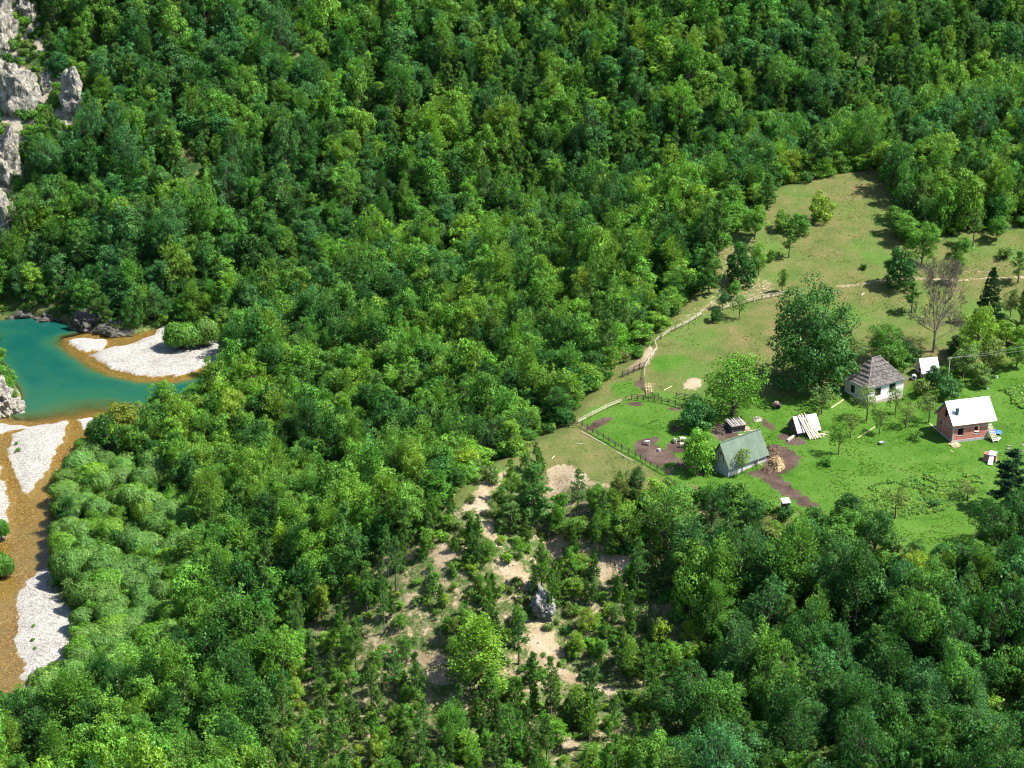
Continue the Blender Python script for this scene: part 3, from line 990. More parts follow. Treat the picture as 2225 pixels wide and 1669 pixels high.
# hand placed trees and bushes: picture base point, size in the picture, kind, tone, label
HAND = [
    (1766, 842, 222, 242, 'broadleaf_tree', GIANT, 'walnut', 'huge dense round-crowned deep green tree behind the white house', 'tree'),
    (1592, 905, 150, 155, 'broadleaf_tree', OPENT, 'bright', 'open-crowned light green tree with visible trunk between barn and huge tree', 'tree'),
    (1516, 930, 82, 72, 'round_bush', ROUND[0], 'blue', 'rounded silvery bluish bush tree at the corral corner', 'bush'),
    (1521, 1022, 84, 95, 'broadleaf_tree', ROUND[1], 'bright', 'bushy tree with yellowish top left of the green-roofed barn', 'tree'),
    (1612, 1030, 50, 62, 'fruit_tree', ORCH[1], 'olive', 'sparse olive fruit tree in front of the barn wall', 'tree'),
    (1822, 988, 52, 72, 'fruit_tree', ORCH[0], 'mid', 'compact green fruit tree standing alone right of the straw heap', 'tree'),
    (1785, 900, 55, 60, 'fruit_tree', ORCH[2], 'olive', 'pale olive fruit tree behind the collapsed plank shed', 'tree'),
    (1883, 915, 62, 75, 'fruit_tree', ORCH[3], 'olive', 'fruit tree partly hiding the corner of the white house', 'tree'),
    (1911, 943, 40, 56, 'fruit_tree', ORCH[1], 'olive', 'slim olive fruit tree right below the white house corner', 'tree'),
    (1945, 902, 46, 62, 'fruit_tree', ORCH[0], 'olive', 'thin fruit tree before the right window of the white house', 'tree'),
    (1968, 930, 46, 60, 'fruit_tree', ORCH[2], 'olive', 'airy fruit tree halfway between white house and brick house', 'tree'),
    (2018, 918, 52, 64, 'fruit_tree', ORCH[3], 'olive', 'fruit tree nearest to the brick house gable', 'tree'),
    (1848, 952, 40, 52, 'fruit_tree', ORCH[0], 'olive', 'small pale fruit tree just behind the compact green one', 'tree'),
    (1795, 1010, 30, 20, 'shrub', SHRUB[0], 'mid', 'low weedy shrub left of the compact green fruit tree', 'shrub'),
    (2062, 862, 62, 52, 'round_bush', ROUND[0], 'blue', 'greyish bush at the foot of the utility pole', 'bush'),
    (2002, 858, 34, 30, 'shrub', SHRUB[1], 'olive', 'low olive shrub between the tin hut and brick house', 'shrub'),
    (1990, 955, 28, 16, 'shrub', SHRUB[2], 'mid', 'flat grass-green shrub on the lawn left of the brick house', 'shrub'),
    (2092, 822, 74, 78, 'broadleaf_tree', NEAR[0], 'olive', 'olive tree right behind the utility pole', 'tree'),
    (2160, 812, 62, 80, 'broadleaf_tree', NEAR[2], 'olive', 'rounded olive tree above the brick house roof', 'tree'),
    (2208, 800, 60, 70, 'broadleaf_tree', NEAR[4], 'bright', 'light green tree at the right edge above the crop patch', 'tree'),
    (2030, 838, 46, 46, 'round_bush', ROUND[1], 'dark', 'dark bush overgrowing the front of the tin hut', 'bush'),
    (1924, 790, 90, 98, 'broadleaf_tree', NEAR[1], 'mid', 'leafy tree rising behind the white house roof', 'tree'),
    (1975, 785, 60, 42, 'round_bush', ROUND[0], 'dark', 'dark bush behind the tin hut', 'bush'),
    (2118, 785, 92, 128, 'broadleaf_tree', NEAR[3], 'yel', 'yellow-green tree beside the leafless tree', 'tree'),
    (2148, 705, 68, 118, 'spruce_tree', SPRUCE, 'spruce', 'dark pointed spruce behind the yellow-green tree', 'tree'),
    (1980, 680, 40, 62, 'pine_tree', PINE[1], 'pine', 'young pine left of the leafless tree trunk', 'tree'),
    (1955, 625, 76, 90, 'round_bush', ROUND[1], 'dark', 'dark rounded bush tree on the meadow above the leafless tree', 'bush'),
    (2076, 618, 42, 78, 'broadleaf_tree', NEAR[3], 'mid', 'narrow upright tree beside the meadow track', 'tree'),
    (2114, 535, 42, 78, 'pine_tree', PINE[4], 'pine', 'long-stemmed pine at the edge of the right-hand wood', 'tree'),
    (2212, 615, 40, 64, 'pine_tree', PINE[3], 'pine', 'small pine on the meadow track at the right edge', 'tree'),
    (2182, 562, 32, 26, 'shrub', SHRUB[1], 'olive', 'little shrub on the meadow below the right-hand wood', 'shrub'),
    (2165, 525, 46, 58, 'broadleaf_tree', NEAR[0], 'mid', 'small leafy tree standing out from the right-hand wood', 'tree'),
    (2002, 575, 78, 100, 'broadleaf_tree', NEAR[4], 'bright', 'bright clump of foliage above the dark rounded bush tree', 'tree'),
    (1975, 530, 60, 62, 'broadleaf_tree', NEAR[2], 'bright', 'light green tree at the lower tip of the right-hand wood', 'tree'),
    (2090, 560, 44, 46, 'broadleaf_tree', NEAR[0], 'mid', 'small tree right of the bright clump on the meadow', 'tree'),
    (2195, 690, 40, 66, 'broadleaf_tree', NEAR[3], 'olive', 'thin open tree on the meadow right of the spruce', 'tree'),
    (2225, 705, 44, 80, 'pine_tree', PINE_D[0], 'pine', 'dark pine cut by the right edge near the spruce', 'tree'),
    (2186, 752, 62, 58, 'broadleaf_tree', NEAR[2], 'bright', 'low bright tree below the spruce at the meadow foot', 'tree'),
    (2224, 762, 60, 66, 'broadleaf_tree', NEAR[0], 'bright', 'bright tree cut by the right edge above the garden', 'tree'),
    (2082, 772, 56, 44, 'round_bush', ROUND[1], 'dark', 'dark bush in the shade between leafless and yellow-green trees', 'bush'),
    (2132, 838, 50, 46, 'round_bush', ROUND[0], 'olive', 'olive bush just above the brick house ridge', 'bush'),
    (1955, 800, 50, 52, 'round_bush', ROUND[0], 'mid', 'green bush between the white house roof and tin hut', 'bush'),
    (1848, 1152, 74, 86, 'broadleaf_tree', NEAR[2], 'dark', 'dark tree poking over the lawn edge right of the outhouse', 'tree'),
    (1900, 1205, 84, 100, 'broadleaf_tree', NEAR[0], 'dark', 'dark tree below the brownish olive lawn bush', 'tree'),
    (2150, 1195, 110, 130, 'broadleaf_tree', BIG[0], 'dark', 'broad dark tree shading the right end of the lower lawn', 'tree'),
    (2218, 1190, 110, 140, 'broadleaf_tree', BIG[2], 'dark', 'broad dark tree at the right edge below the lower lawn', 'tree'),
    (1448, 1200, 150, 168, 'broadleaf_tree', BIG[0], 'mid', 'big round-crowned tree below the corral gate', 'tree'),
    (1546, 1150, 80, 118, 'broadleaf_tree', BIG[1], 'dark', 'dark tree rising in front of the barn corner', 'tree'),
    (1620, 1170, 84, 100, 'broadleaf_tree', NEAR[4], 'dark', 'dark rounded tree between the barn and outhouse, below the lawn', 'tree'),
    (1378, 1085, 52, 80, 'broadleaf_tree', NEAR[3], 'dark', 'narrow dark tree at the near corral fence', 'tree'),
    (1784, 480, 60, 64, 'round_bush', ROUND[0], 'yel', 'neat round yellow-green bush alone high on the meadow', 'bush'),
    (1738, 508, 50, 46, 'round_bush', ROUND[1], 'mid', 'bush just below the neat round yellow-green bush', 'bush'),
    (1702, 500, 46, 44, 'round_bush', ROUND[0], 'mid', 'left bush of the pair below the round meadow bush', 'bush'),
    (1714, 560, 38, 58, 'pine_tree', PINE[1], 'pine', 'lone small pine with bare stem on the meadow', 'tree'),
    (1700, 636, 24, 56, 'broadleaf_tree', NEAR[3], 'mid', 'narrow column-shaped tree above the end of the rail fence', 'tree'),
    (1677, 568, 22, 26, 'shrub', SHRUB[3], 'mid', 'small shrub left of the lone meadow pine', 'shrub'),
    (1612, 615, 76, 92, 'broadleaf_tree', ROUND[1], 'dark', 'big dark tree on the dry meadow above the rail fence', 'tree'),
    (1648, 598, 42, 80, 'broadleaf_tree', NEAR[1], 'bright', 'brighter tree right beside the big dark meadow tree', 'tree'),
    (1640, 520, 60, 76, 'broadleaf_tree', NEAR[0], 'mid', 'leafy tree at the meadow edge above the big dark tree', 'tree'),
    (1556, 698, 30, 32, 'round_bush', ROUND[0], 'dark', 'small dark bush standing in the rail fence line', 'bush'),
    (1606, 694, 42, 56, 'fruit_tree', ORCH[0], 'mid', 'small round-topped tree in front of the rail fence', 'tree'),
    (1570, 672, 30, 44, 'broadleaf_tree', NEAR[3], 'blue', 'small bluish tree behind the rail fence', 'tree'),
    (1595, 650, 34, 42, 'broadleaf_tree', NEAR[0], 'mid', 'small tree between rail fence and big dark meadow tree', 'tree'),
    (1875, 585, 16, 13, 'shrub', SHRUB[0], 'dark', 'tiny dark shrub in the middle of the upper meadow', 'shrub'),
    (1540, 640, 60, 105, 'pine_tree', PINE_D[0], 'pine', 'bushy dark pine at the forest edge above the rail fence', 'tree'),
    (1560, 560, 60, 130, 'pine_tree', PINE_D[1], 'pine', 'tall dark pine at the left edge of the meadow', 'tree'),
    (1668, 455, 46, 72, 'pine_tree', PINE_D[0], 'pine', 'spreading pine at the top left corner of the meadow', 'tree'),
    (1945, 1127, 62, 74, 'round_bush', ORCH[2], 'olive', 'brownish olive bush tree on the lower lawn', 'bush'),
    (2102, 1087, 52, 44, 'round_bush', ORCH[3], 'olive', 'wide olive bush beside the leafy garden patch', 'bush'),
    (2028, 1100, 24, 16, 'shrub', SHRUB[1], 'blue', 'small greyish shrub on the lower lawn between two bushes', 'shrub'),
    (2190, 1110, 112, 125, 'broadleaf_tree', PINE_D[1], 'spruce', 'big dark tree at the right edge below the brick pallet', 'tree'),
    (1990, 1290, 74, 112, 'broadleaf_tree', NEAR[1], 'yel', 'yellow-leaved tree in the dark wood below the lower lawn', 'tree'),
    (1042, 1500, 142, 165, 'broadleaf_tree', NEAR[7], 'bright', 'large bright green spreading tree on the pine slope', 'tree'),
    (985, 1625, 78, 105, 'broadleaf_tree', NEAR[6], 'mid', 'cone-shaped bushy tree below the bright spreading tree', 'tree'),
    (1255, 1130, 46, 108, 'pine_tree', PINE[4], 'pine', 'slender pine standing against the pale sandy scarp', 'tree'),
    (1292, 1105, 46, 60, 'broadleaf_tree', NEAR[0], 'mid', 'small leafy tree right of the slender scarp pine', 'tree'),
    (1160, 1150, 100, 140, 'pine_tree', PINE_D[0], 'pine', 'broad wispy pine at the top of the sandy crest', 'tree'),
    (1110, 1160, 62, 84, 'pine_tree', PINE[2], 'pine', 'pine left of the broad wispy one on the crest', 'tree'),
    (395, 757, 92, 60, 'willow_bush', WILLOW[0], 'mid', 'large round willow on the white gravel bank of the pool', 'bush'),
    (445, 752, 70, 60, 'willow_bush', WILLOW[1], 'willow', 'paler willow right behind the round gravel-bank willow', 'bush'),
    (250, 960, 110, 95, 'broadleaf_tree', NEAR[4], 'aut', 'ochre-tipped tree on the near bank of the teal pool', 'tree'),
    (300, 950, 74, 88, 'broadleaf_tree', NEAR[1], 'olive', 'tree right of the ochre-tipped one by the pool', 'tree'),
    (352, 890, 62, 70, 'broadleaf_tree', NEAR[3], 'bright', 'light green tree leaning over the pool, right of the ochre one', 'tree'),
    (36, 966, 9, 8, 'shrub', SHRUB[0], 'mid', 'upper tuft of green on the pointed gravel bar', 'shrub'),
    (39, 982, 12, 10, 'shrub', SHRUB[1], 'mid', 'lower tuft of green on the pointed gravel bar', 'shrub'),
    (73, 1362, 9, 6, 'shrub', SHRUB[2], 'bright', 'topmost small weed on the lowest gravel bar', 'shrub'),
    (72, 1393, 10, 7, 'shrub', SHRUB[3], 'bright', 'middle small weed on the lowest gravel bar', 'shrub'),
    (76, 1410, 9, 7, 'shrub', SHRUB[0], 'bright', 'bottommost small weed on the lowest gravel bar', 'shrub'),
    (8, 1175, 34, 55, 'willow_bush', WILLOW[2], 'mid', 'dark leafy willow at the left edge by the amber shallows', 'bush'),
    (2, 1255, 70, 62, 'willow_bush', WILLOW[3], 'mid', 'leafy branches reaching over the amber shallows from the left edge', 'bush'),
    (-8, 785, 46, 44, 'round_bush', ROUND[0], 'bright', 'bright bush on the rocky left bank of the pool', 'bush'),
]
for (u, v, w, h, name, proto, tone, label, cat) in HAND:
    p = hit(u, v)
    W, H = px_size(p, w, h)
    plant(name, label, cat, proto, p[0], p[1], W, H, tone, rz=RNG.uniform(-.5, .5))
HANDN = sum(1 for h in HAND if h[4] == 'broadleaf_tree')
HANDP = sum(1 for h in HAND if h[4] == 'pine_tree')

p = hit(2028, 765)
bt = empty('leafless_tree', p)
tag(bt, 'tall leafless grey tree with forked trunk on the meadow', 'tree')
tm, cm = bare_tree('leafless', 77)
bt.scale = (.72, .8, 1.0)
mesh_obj('trunk', tm, bt)
mesh_obj('crown', cm, bt)
TAKEN.append((p[0], p[1], 3.5))
for u, v, r_ in ((1703, 1105, 4.0), (1706, 1140, 5.0), (1712, 1165, 4.0), (1790, 1125, 3.5), (1455, 1045, 3.0)):
    p = farm_pt(u, v)
    TAKEN.append((p[0], p[1], r_))

# ------------------------------------------------------------------ forest
CELL = 4.2
cx = np.arange(-235, 235, CELL)
cy = np.arange(262, 760, CELL)
CX, CY = np.meshgrid(cx, cy)
CX = CX + NR.uniform(-.42, .42, CX.shape) * CELL
CY = CY + NR.uniform(-.42, .42, CY.shape) * CELL
fxs, fys = CX.ravel(), CY.ravel()
fz = ground_v(fxs, fys)
u_, v_, f_ = project(fxs, fys, fz)
vt_ = project(fxs, fys, fz + 12)[1]
inframe = (u_ > -170) & (u_ < 2420) & (vt_ < 1720) & (v_ > -260)
sfarm = sd_poly(fxs, fys, FARM)
swoodr = sd_poly(fxs, fys, WOODR)
sriver = sd_poly(fxs, fys, RIVER)
spine = sd_poly(fxs, fys, PINES)
swil = sd_poly(fxs, fys, WILLOWS)
srock = sd_poly(fxs, fys, ROCKY)
ssoil = np.min([sd_poly(fxs, fys, P) for P in SOIL + [ROAD]], 0)
ssoil2 = np.min([sd_poly(fxs, fys + dy, P) for P in SOIL for dy in (0, 3.0, 6.0, 9.0)], 0)
mud_n = fbm(fxs, fys, 60, 55)
mud_n2 = fbm(fxs, fys, 25, 56)
mud_n3 = fbm(fxs, fys, 20, 57)
ntk = np.array(TAKEN)
dtk = np.min(np.hypot(fxs[:, None] - ntk[None, :, 0], fys[:, None] - ntk[None, :, 1]) - ntk[None, :, 2], 1)
ok = inframe & (sriver > 1.5) & (dtk > 0.6) & ((sfarm > 2.2) | (swoodr < 0)) & (ssoil > 0.3)
forest, pines_l, wil_l = [], [], []
for i in np.nonzero(ok)[0]:
    x, y, z, f = fxs[i], fys[i], fz[i], f_[i]
    r = RNG.random()
    if swil[i] < 1.5 and r > .88 and spine[i] > 0:
        w_ = RNG.uniform(3.5, 6)
        forest.append((x, y, w_, w_ * RNG.uniform(.9, 1.4), RNG.choice(['mid', 'dark', 'bright']), f))
        continue
    if swil[i] < 1.5:
        if spine[i] > 0 and r < .58:
            wil_l.append((x, y, RNG.triangular(5.0, 10.5, 7.0), RNG.triangular(3.4, 7.4, 5.0), RNG.choice(['willow', 'willow', 'willow', 'willow', 'bright'])))
        continue
    if spine[i] < 0:
        edge = spine[i] > -6
        if ssoil2[i] < .6 and r < .84:
            if r < .45:
                forest.append((x, y, RNG.uniform(1.4, 2.4), RNG.uniform(1.2, 2.2), RNG.choice(['bright', 'mid', 'olive']), f))
            continue
        if r < .44:
            s = RNG.uniform(.55, 1.05)
            pines_l.append((x, y, 3.7 * s * RNG.uniform(.85, 1.2), 11.5 * s, RNG.choice(PINE), f, 'pine' if RNG.random() < .75 else 'mid'))
        elif r < .74:
            forest.append((x, y, RNG.uniform(2.6, 5.4), RNG.uniform(3.5, 7.0), RNG.choice(['bright', 'mid', 'yel', 'bright', 'mid']), f))
        continue
    if srock[i] < 0:
        if r > .80:
            forest.append((x, y, RNG.uniform(2, 4.2), RNG.uniform(2.2, 4.5), RNG.choice(['mid', 'bright', 'olive']), f))
        continue
    if ssoil[i] < 1.5:
        continue
    far = y > 500
    # the crown height relative to its edge keeps the meadow rim clear
    if 0 < sfarm[i] < 4.5 and r < .35 and y > 340:
        continue
    if far:
        if r < .09 + (.11 if x > 0 else 0) and v_[i] < 760:
            s = RNG.uniform(.7, 1.15)
            pines_l.append((x, y, 5.2 * s, 12.5 * s, RNG.choice(PINE_D + PINE[:1] + PINE[2:3]), f, 'fir'))
            continue
        W = RNG.triangular(3.6, 12.0, 5.6) * (1 + mud_n[i] * .5)
        H = W * RNG.choice((RNG.uniform(1.0, 1.5), RNG.uniform(1.0, 1.5), RNG.uniform(1.4, 2.1)))
        if mud_n3[i] > .20 and r < .75:
            continue
        q = RNG.random() + mud_n2[i] * .9 + (0.0 if x > -60 else -.10)
        tone = 'blue' if q < .34 else 'dark' if q < .52 else 'mid' if q < .82 else 'bright' if q < 1.18 else 'yel' if q < 1.28 else 'olive'
    else:
        if r < .13 and sfarm[i] < 70 and (y > 375 or sfarm[i] > 14):
            s = RNG.uniform(.8, 1.1)
            pines_l.append((x, y, 4.6 * s, 12 * s, RNG.choice(PINE), f, 'pine'))
            continue
        right = x > 25 and y < 345
        if right and RNG.random() < .30:
            continue
        W = RNG.triangular(4.0, 10.5, 6.5) if not right else RNG.triangular(4.5, 12.5, 7.5)
        H = W * RNG.choice((RNG.uniform(1.05, 1.5), RNG.uniform(1.4, 2.0)))
        if 0 < sfarm[i] < 10 and y > 350:
            H = min(H, 3.5 + sfarm[i] * .75)
            W = min(W, H * 1.1)
        if right and 0 < sfarm[i] < 9:
            pass
        if x < -78 and 445 < y < 525:
            H = min(H, 2.5 + .30 * max(0, sriver[i]))
            W = min(W, H * 1.3)
        if sfarm[i] > 0 and y < 372:
            H = min(H, 2.2 + .80 * sfarm[i])
            W = min(W, H * 1.05)
        q = RNG.random() + mud_n2[i] * .8 - (.46 if right else -.05)
        tone = 'blue' if q < -.15 else 'dark' if q < .34 else 'mid' if q < .72 else 'bright' if q < 1.14 else 'yel' if q < 1.22 else 'olive'
    forest.append((x, y, W, H, tone, f))

n_ = 2600
px_, py_ = NR.uniform(PINES[:, 0].min(), PINES[:, 0].max(), n_), NR.uniform(PINES[:, 1].min(), PINES[:, 1].max(), n_)
kk = (sd_poly(px_, py_, PINES) < 2) & (sd_poly(px_, py_, FARM) > 2) & (np.min([sd_poly(px_, py_ + dy, P) for P in SOIL for dy in (0, 3.0)], 0) > .4) & (fbm(px_, py_, 9, 71) > -.10)
for x, y in zip(px_[kk][:300], py_[kk][:300]):
    f = project(x, y, ground(x, y))[2]
    if RNG.random() < .42:
        s = RNG.uniform(.30, .62)
        pines_l.append((x, y, 4.4 * s * RNG.uniform(.9, 1.3), 11 * s, RNG.choice(PINE), f, RNG.choice(['pine', 'mid', 'pine'])))
    else:
        s = RNG.triangular(1.6, 5.0, 2.6)
        forest.append((x, y, s, s * RNG.uniform(.9, 1.7), RNG.choice(['bright', 'mid', 'yel', 'olive', 'mid']), f))
LAND = [('the teal river pool', 200, 800), ('the white gravel bank', 330, 770), ('the willow thicket', 260, 1250), ('the grey boulder', 1180, 1310), ('the sandy scarp', 1230, 1050),
        ('the fenced corral', 1330, 900), ('the green-roofed barn', 1610, 985), ('the rail fence', 1480, 710), ('the brick house', 2100, 920), ('the outhouse', 1703, 1095), ('the lower lawn', 2030, 1150),
        ('the bright spreading tree', 1040, 1420), ('the pale cliff', 40, 150), ('the upper meadow', 1850, 420), ('the amber shallows', 80, 1130)]


def where(u, v):
    best = min(LAND, key=lambda a: (a[1] - u) ** 2 + (a[2] - v) ** 2)
    dx, dy = u - best[1], v - best[2]
    if abs(dx) > abs(dy):
        rel = 'right of' if dx > 0 else 'left of'
    else:
        rel = 'below' if dy > 0 else 'above'
    n = math.hypot(dx, dy)
    return ('just ' if n < 130 else 'well ' if n > 350 else '') + rel + ' ' + best[0]


def in_view(x, y, H):
    u, v, f = project(x, y, ground(x, y) + H * .6)
    return 5 < u < 2220 and 5 < v < 1664


# the largest broadleaf trees in view are single things, the rest is one woodland
forest.sort(key=lambda t: -(t[2] + t[3]) / t[5] if in_view(t[0], t[1], t[3]) else 1)
ORD = ['first', 'second', 'third', 'fourth', 'fifth', 'sixth', 'seventh', 'eighth', 'ninth', 'tenth', 'eleventh', 'twelfth', 'thirteenth', 'fourteenth', 'fifteenth', 'sixteenth', 'seventeenth', 'eighteenth', 'nineteenth', 'twentieth', 'twenty-first', 'twenty-second', 'twenty-third', 'twenty-fourth', 'twenty-fifth', 'twenty-sixth', 'twenty-seventh', 'twenty-eighth', 'twenty-ninth', 'thirtieth']


def name_apart(labels, us):
    """trees that would share a label are told apart by their order from the left"""
    out = list(labels)
    for l in set(labels):
        k = sorted((i for i in range(len(labels)) if labels[i] == l), key=lambda i: us[i])
        if len(k) > 1:
            for n_, i in enumerate(k):
                out[i] = l + ', ' + (ORD[n_] if n_ < len(ORD) else 'far') + ' from left'
    return out


cut = 300 - HANDN
rest = forest[cut:]
sizes = lambda W, H: 'tall' if H > 11.5 else 'large' if W > 8 else 'small' if W < 5.2 else 'medium-sized'


def centre(x, y, H):
    return project(x, y, ground(x, y) + H * .5)


FL = forest[:cut]
FU = [centre(t[0], t[1], t[3]) for t in FL]
FN = name_apart(['%s %s broadleaf tree %s' % (sizes(t[2], t[3]), TWORD[t[4]], where(u[0], u[1])) for t, u in zip(FL, FU)], [u[0] for u in FU])
for (x, y, W, H, tone, f), lab in zip(FL, FN):
    plant('broadleaf_tree', lab, 'tree', RNG.choice(BIG if W > 10.0 else NEAR + BROAD[:3] + BROAD[8:]), x, y, W, H, tone, group='broadleaf trees of the valley woods')
pines_l.sort(key=lambda t: -t[3] / t[5] if in_view(t[0], t[1], t[3]) else 1)
pcut = 300 - HANDP
prest = pines_l[pcut:]
FL = pines_l[:pcut]
FU = [centre(t[0], t[1], t[3]) for t in FL]
FN = name_apart(['%s %s pine %s' % ('tall' if t[3] > 11.5 else 'short' if t[3] < 8 else 'slim', TWORD[t[6]], where(u[0], u[1])) for t, u in zip(FL, FU)], [u[0] for u in FU])
for (x, y, W, H, proto, f, tone), lab in zip(FL, FN):
    plant('pine_tree', lab, 'tree', proto, x, y, W, H, tone, group='pines of the slopes')
FU = [centre(t[0], t[1], t[3]) for t in wil_l]
FN = name_apart(['%s %s dome-shaped willow bush %s' % (('wide', 'low')[t[3] < 4.6], TWORD[t[4]], where(u[0], u[1])) for t, u in zip(wil_l, FU)], [u[0] for u in FU])
for (x, y, W, H, tone), lab in zip(wil_l, FN):
    plant('willow_bush', lab, 'bush', RNG.choice(WILLOW), x, y, W, H, tone, group='willows on the river bank')


def scatter(name, label, cat, meshes, P, R, Sc, C):
    n = len(P)
    me = bpy.data.meshes.new(name)
    me.vertices.add(n)
    me.vertices.foreach_set('co', np.asarray(P, np.float32).ravel())
    for nm, arr in (('rot', R), ('scl', Sc)):
        a = me.attributes.new(nm, 'FLOAT_VECTOR', 'POINT')
        a.data.foreach_set('vector', np.asarray(arr, np.float32).ravel())
    a = me.attributes.new('tint', 'FLOAT_COLOR', 'POINT')
    a.data.foreach_set('color', np.concatenate([np.asarray(C, np.float32), np.ones((n, 1), np.float32)], 1).ravel())
    o = mesh_obj(name, me)
    g = bpy.data.node_groups.new(name + '_nodes', 'GeometryNodeTree')
    g.interface.new_socket('Geometry', in_out='INPUT', socket_type='NodeSocketGeometry')
    g.interface.new_socket('Geometry', in_out='OUTPUT', socket_type='NodeSocketGeometry')
    gi, go = g.nodes.new('NodeGroupInput'), g.nodes.new('NodeGroupOutput')
    iop = g.nodes.new('GeometryNodeInstanceOnPoints')
    iop.inputs['Pick Instance'].default_value = True
    join = g.nodes.new('GeometryNodeJoinGeometry')
    for k, m in enumerate(meshes):
        po = bpy.data.objects.new(name + '_source', m)
        oi = g.nodes.new('GeometryNodeObjectInfo')
        oi.inputs['Object'].default_value = po
        oi.inputs['As Instance'].default_value = False
        gt = g.nodes.new('GeometryNodeGeometryToInstance')
        g.links.new(oi.outputs['Geometry'], gt.inputs[0])
        g.links.new(gt.outputs[0], join.inputs[0])
    rn = g.nodes.new('GeometryNodeInputNamedAttribute')
    rn.data_type = 'FLOAT_VECTOR'
    rn.inputs[0].default_value = 'rot'
    e2r = g.nodes.new('FunctionNodeEulerToRotation')
    sn = g.nodes.new('GeometryNodeInputNamedAttribute')
    sn.data_type = 'FLOAT_VECTOR'
    sn.inputs[0].default_value = 'scl'
    ri = g.nodes.new('FunctionNodeRandomValue')
    ri.data_type = 'INT'
    ri.inputs[4].default_value = 0
    ri.inputs[5].default_value = len(meshes) - 1
    g.links.new(gi.outputs[0], iop.inputs['Points'])
    g.links.new(join.outputs[0], iop.inputs['Instance'])
    g.links.new(ri.outputs[2], iop.inputs['Instance Index'])
    g.links.new(rn.outputs[0], e2r.inputs[0])
    g.links.new(e2r.outputs[0], iop.inputs['Rotation'])
    g.links.new(sn.outputs[0], iop.inputs['Scale'])
    g.links.new(iop.outputs[0], go.inputs[0])
    md = o.modifiers.new('scatter', 'NODES')
    md.node_group = g
    return tag(o, label, cat, None, 'stuff')


def stuff_trees(name, label, cat, protos, L, idxW=2):
    P = [(t[0], t[1], ground(t[0], t[1])) for t in L]
    R = [(0, 0, RNG.uniform(0, 6.28)) for t in L]
    Sc = [(t[2] / 8.0, t[2] / 8.0, t[3] / 10.1) for t in L]
    C = [jitter(TONE[t[4]], .2) for t in L]
    return scatter(name, label, cat, [p.joined() for p in protos], P, R, Sc, C)


stuff_trees('woodland', 'dense green broadleaf forest covering the hillside across the valley', 'forest', BROAD, rest)
if prest:
    scatter('pine_woodland', 'scattered dark pines standing among the broadleaf forest', 'forest', [p.joined() for p in PINE_D],
            [(t[0], t[1], ground(t[0], t[1])) for t in prest], [(0, 0, RNG.uniform(0, 6.28)) for t in prest],
            [(t[2] / 6.5, t[2] / 6.5, t[3] / 13.2) for t in prest], [jitter(TONE[t[6]], .15) for t in prest])
print('TREES', len(forest), len(pines_l), len(wil_l))

# undergrowth between the trees, on the pine slope and along the banks
n = 12000
X = NR.uniform(-215, 215, n * 3)
Y = NR.uniform(265, 720, n * 3)
Z = ground_v(X, Y)
U, V_, F_ = project(X, Y, Z)
m = (U > -120) & (U < 2340) & (V_ > -60) & (V_ < 1760) & (sd_poly(X, Y, RIVER) > 1.0) & ((sd_poly(X, Y, FARM) > 1.0) | (sd_poly(X, Y, WOODR) < 0))
ss = np.min([sd_poly(X, Y, P) for P in SOIL], 0)
inp = sd_poly(X, Y, PINES) < 0
m &= (ss > NR.choice([.5, -1.2, -2.5], len(X))) & (~inp | (fbm(X, Y, 7, 91) > -.09))
idx = np.nonzero(m)[0][:n]
tn = [RNG.choice(['mid', 'bright', 'olive', 'yel', 'olive'] if inp[i] else ['dark', 'mid', 'mid', 'olive', 'bright']) for i in idx]
sz = [RNG.uniform(.35, 1.05) if inp[i] else RNG.uniform(.8, 1.7) for i in idx]
scatter('undergrowth', 'low shrubs and saplings filling the gaps between trees', 'undergrowth', [p.joined() for p in SHRUB],
        np.stack([X[idx], Y[idx], Z[idx] - .05], 1), [(0, 0, RNG.uniform(0, 6.28)) for _ in idx], [(s, s, s * RNG.uniform(.7, 1.2)) for s in sz], [jitter(TONE[t], .2) for t in tn])


def tuft_mesh(name, seed, n, h, spread, w):
    rs = np.random.RandomState(seed)
    a = rs.uniform(0, 6.28, n)
    base = np.stack([np.cos(a), np.sin(a), np.zeros(n)], 1) * rs.uniform(0, spread, n)[:, None]
    ax = norm(np.stack([np.cos(a) * .6, np.sin(a) * .6, np.ones(n)], 1) + unit(n, rs) * .3)
    L = h * rs.uniform(.6, 1.2, n)
    V, F = cards(base + ax * L[:, None] * .45, norm(np.cross(ax, unit(n, rs))), L, np.full(n, w), rs, ax, .03)
    return np_mesh(name, V, F, [LEAF_I], {'tone': rs.uniform(.7, 1.3, n)})


TUFT = [tuft_mesh('tuft%d' % i, 600 + i, 16, .34, .22, .09) for i in range(3)]
def herb_mesh(name, seed, n=14):
    rs = np.random.RandomState(seed)
    a = rs.uniform(0, 6.28, n)
    r = rs.uniform(.05, .5, n)
    P = np.stack([np.cos(a) * r, np.sin(a) * r, rs.uniform(.10, .42, n)], 1)
    N = norm(np.stack([np.cos(a) * .35, np.sin(a) * .35, np.ones(n)], 1) + unit(n, rs) * .35)
    L = rs.uniform(.22, .45, n)
    V, F = cards(P, N, L, L * .7, rs, None, .1)
    return np_mesh(name, V, F, [LEAF_I], {'tone': rs.uniform(.55, 1.35, n)})


HERB = [herb_mesh('herb%d' % i, 620 + i) for i in range(4)]


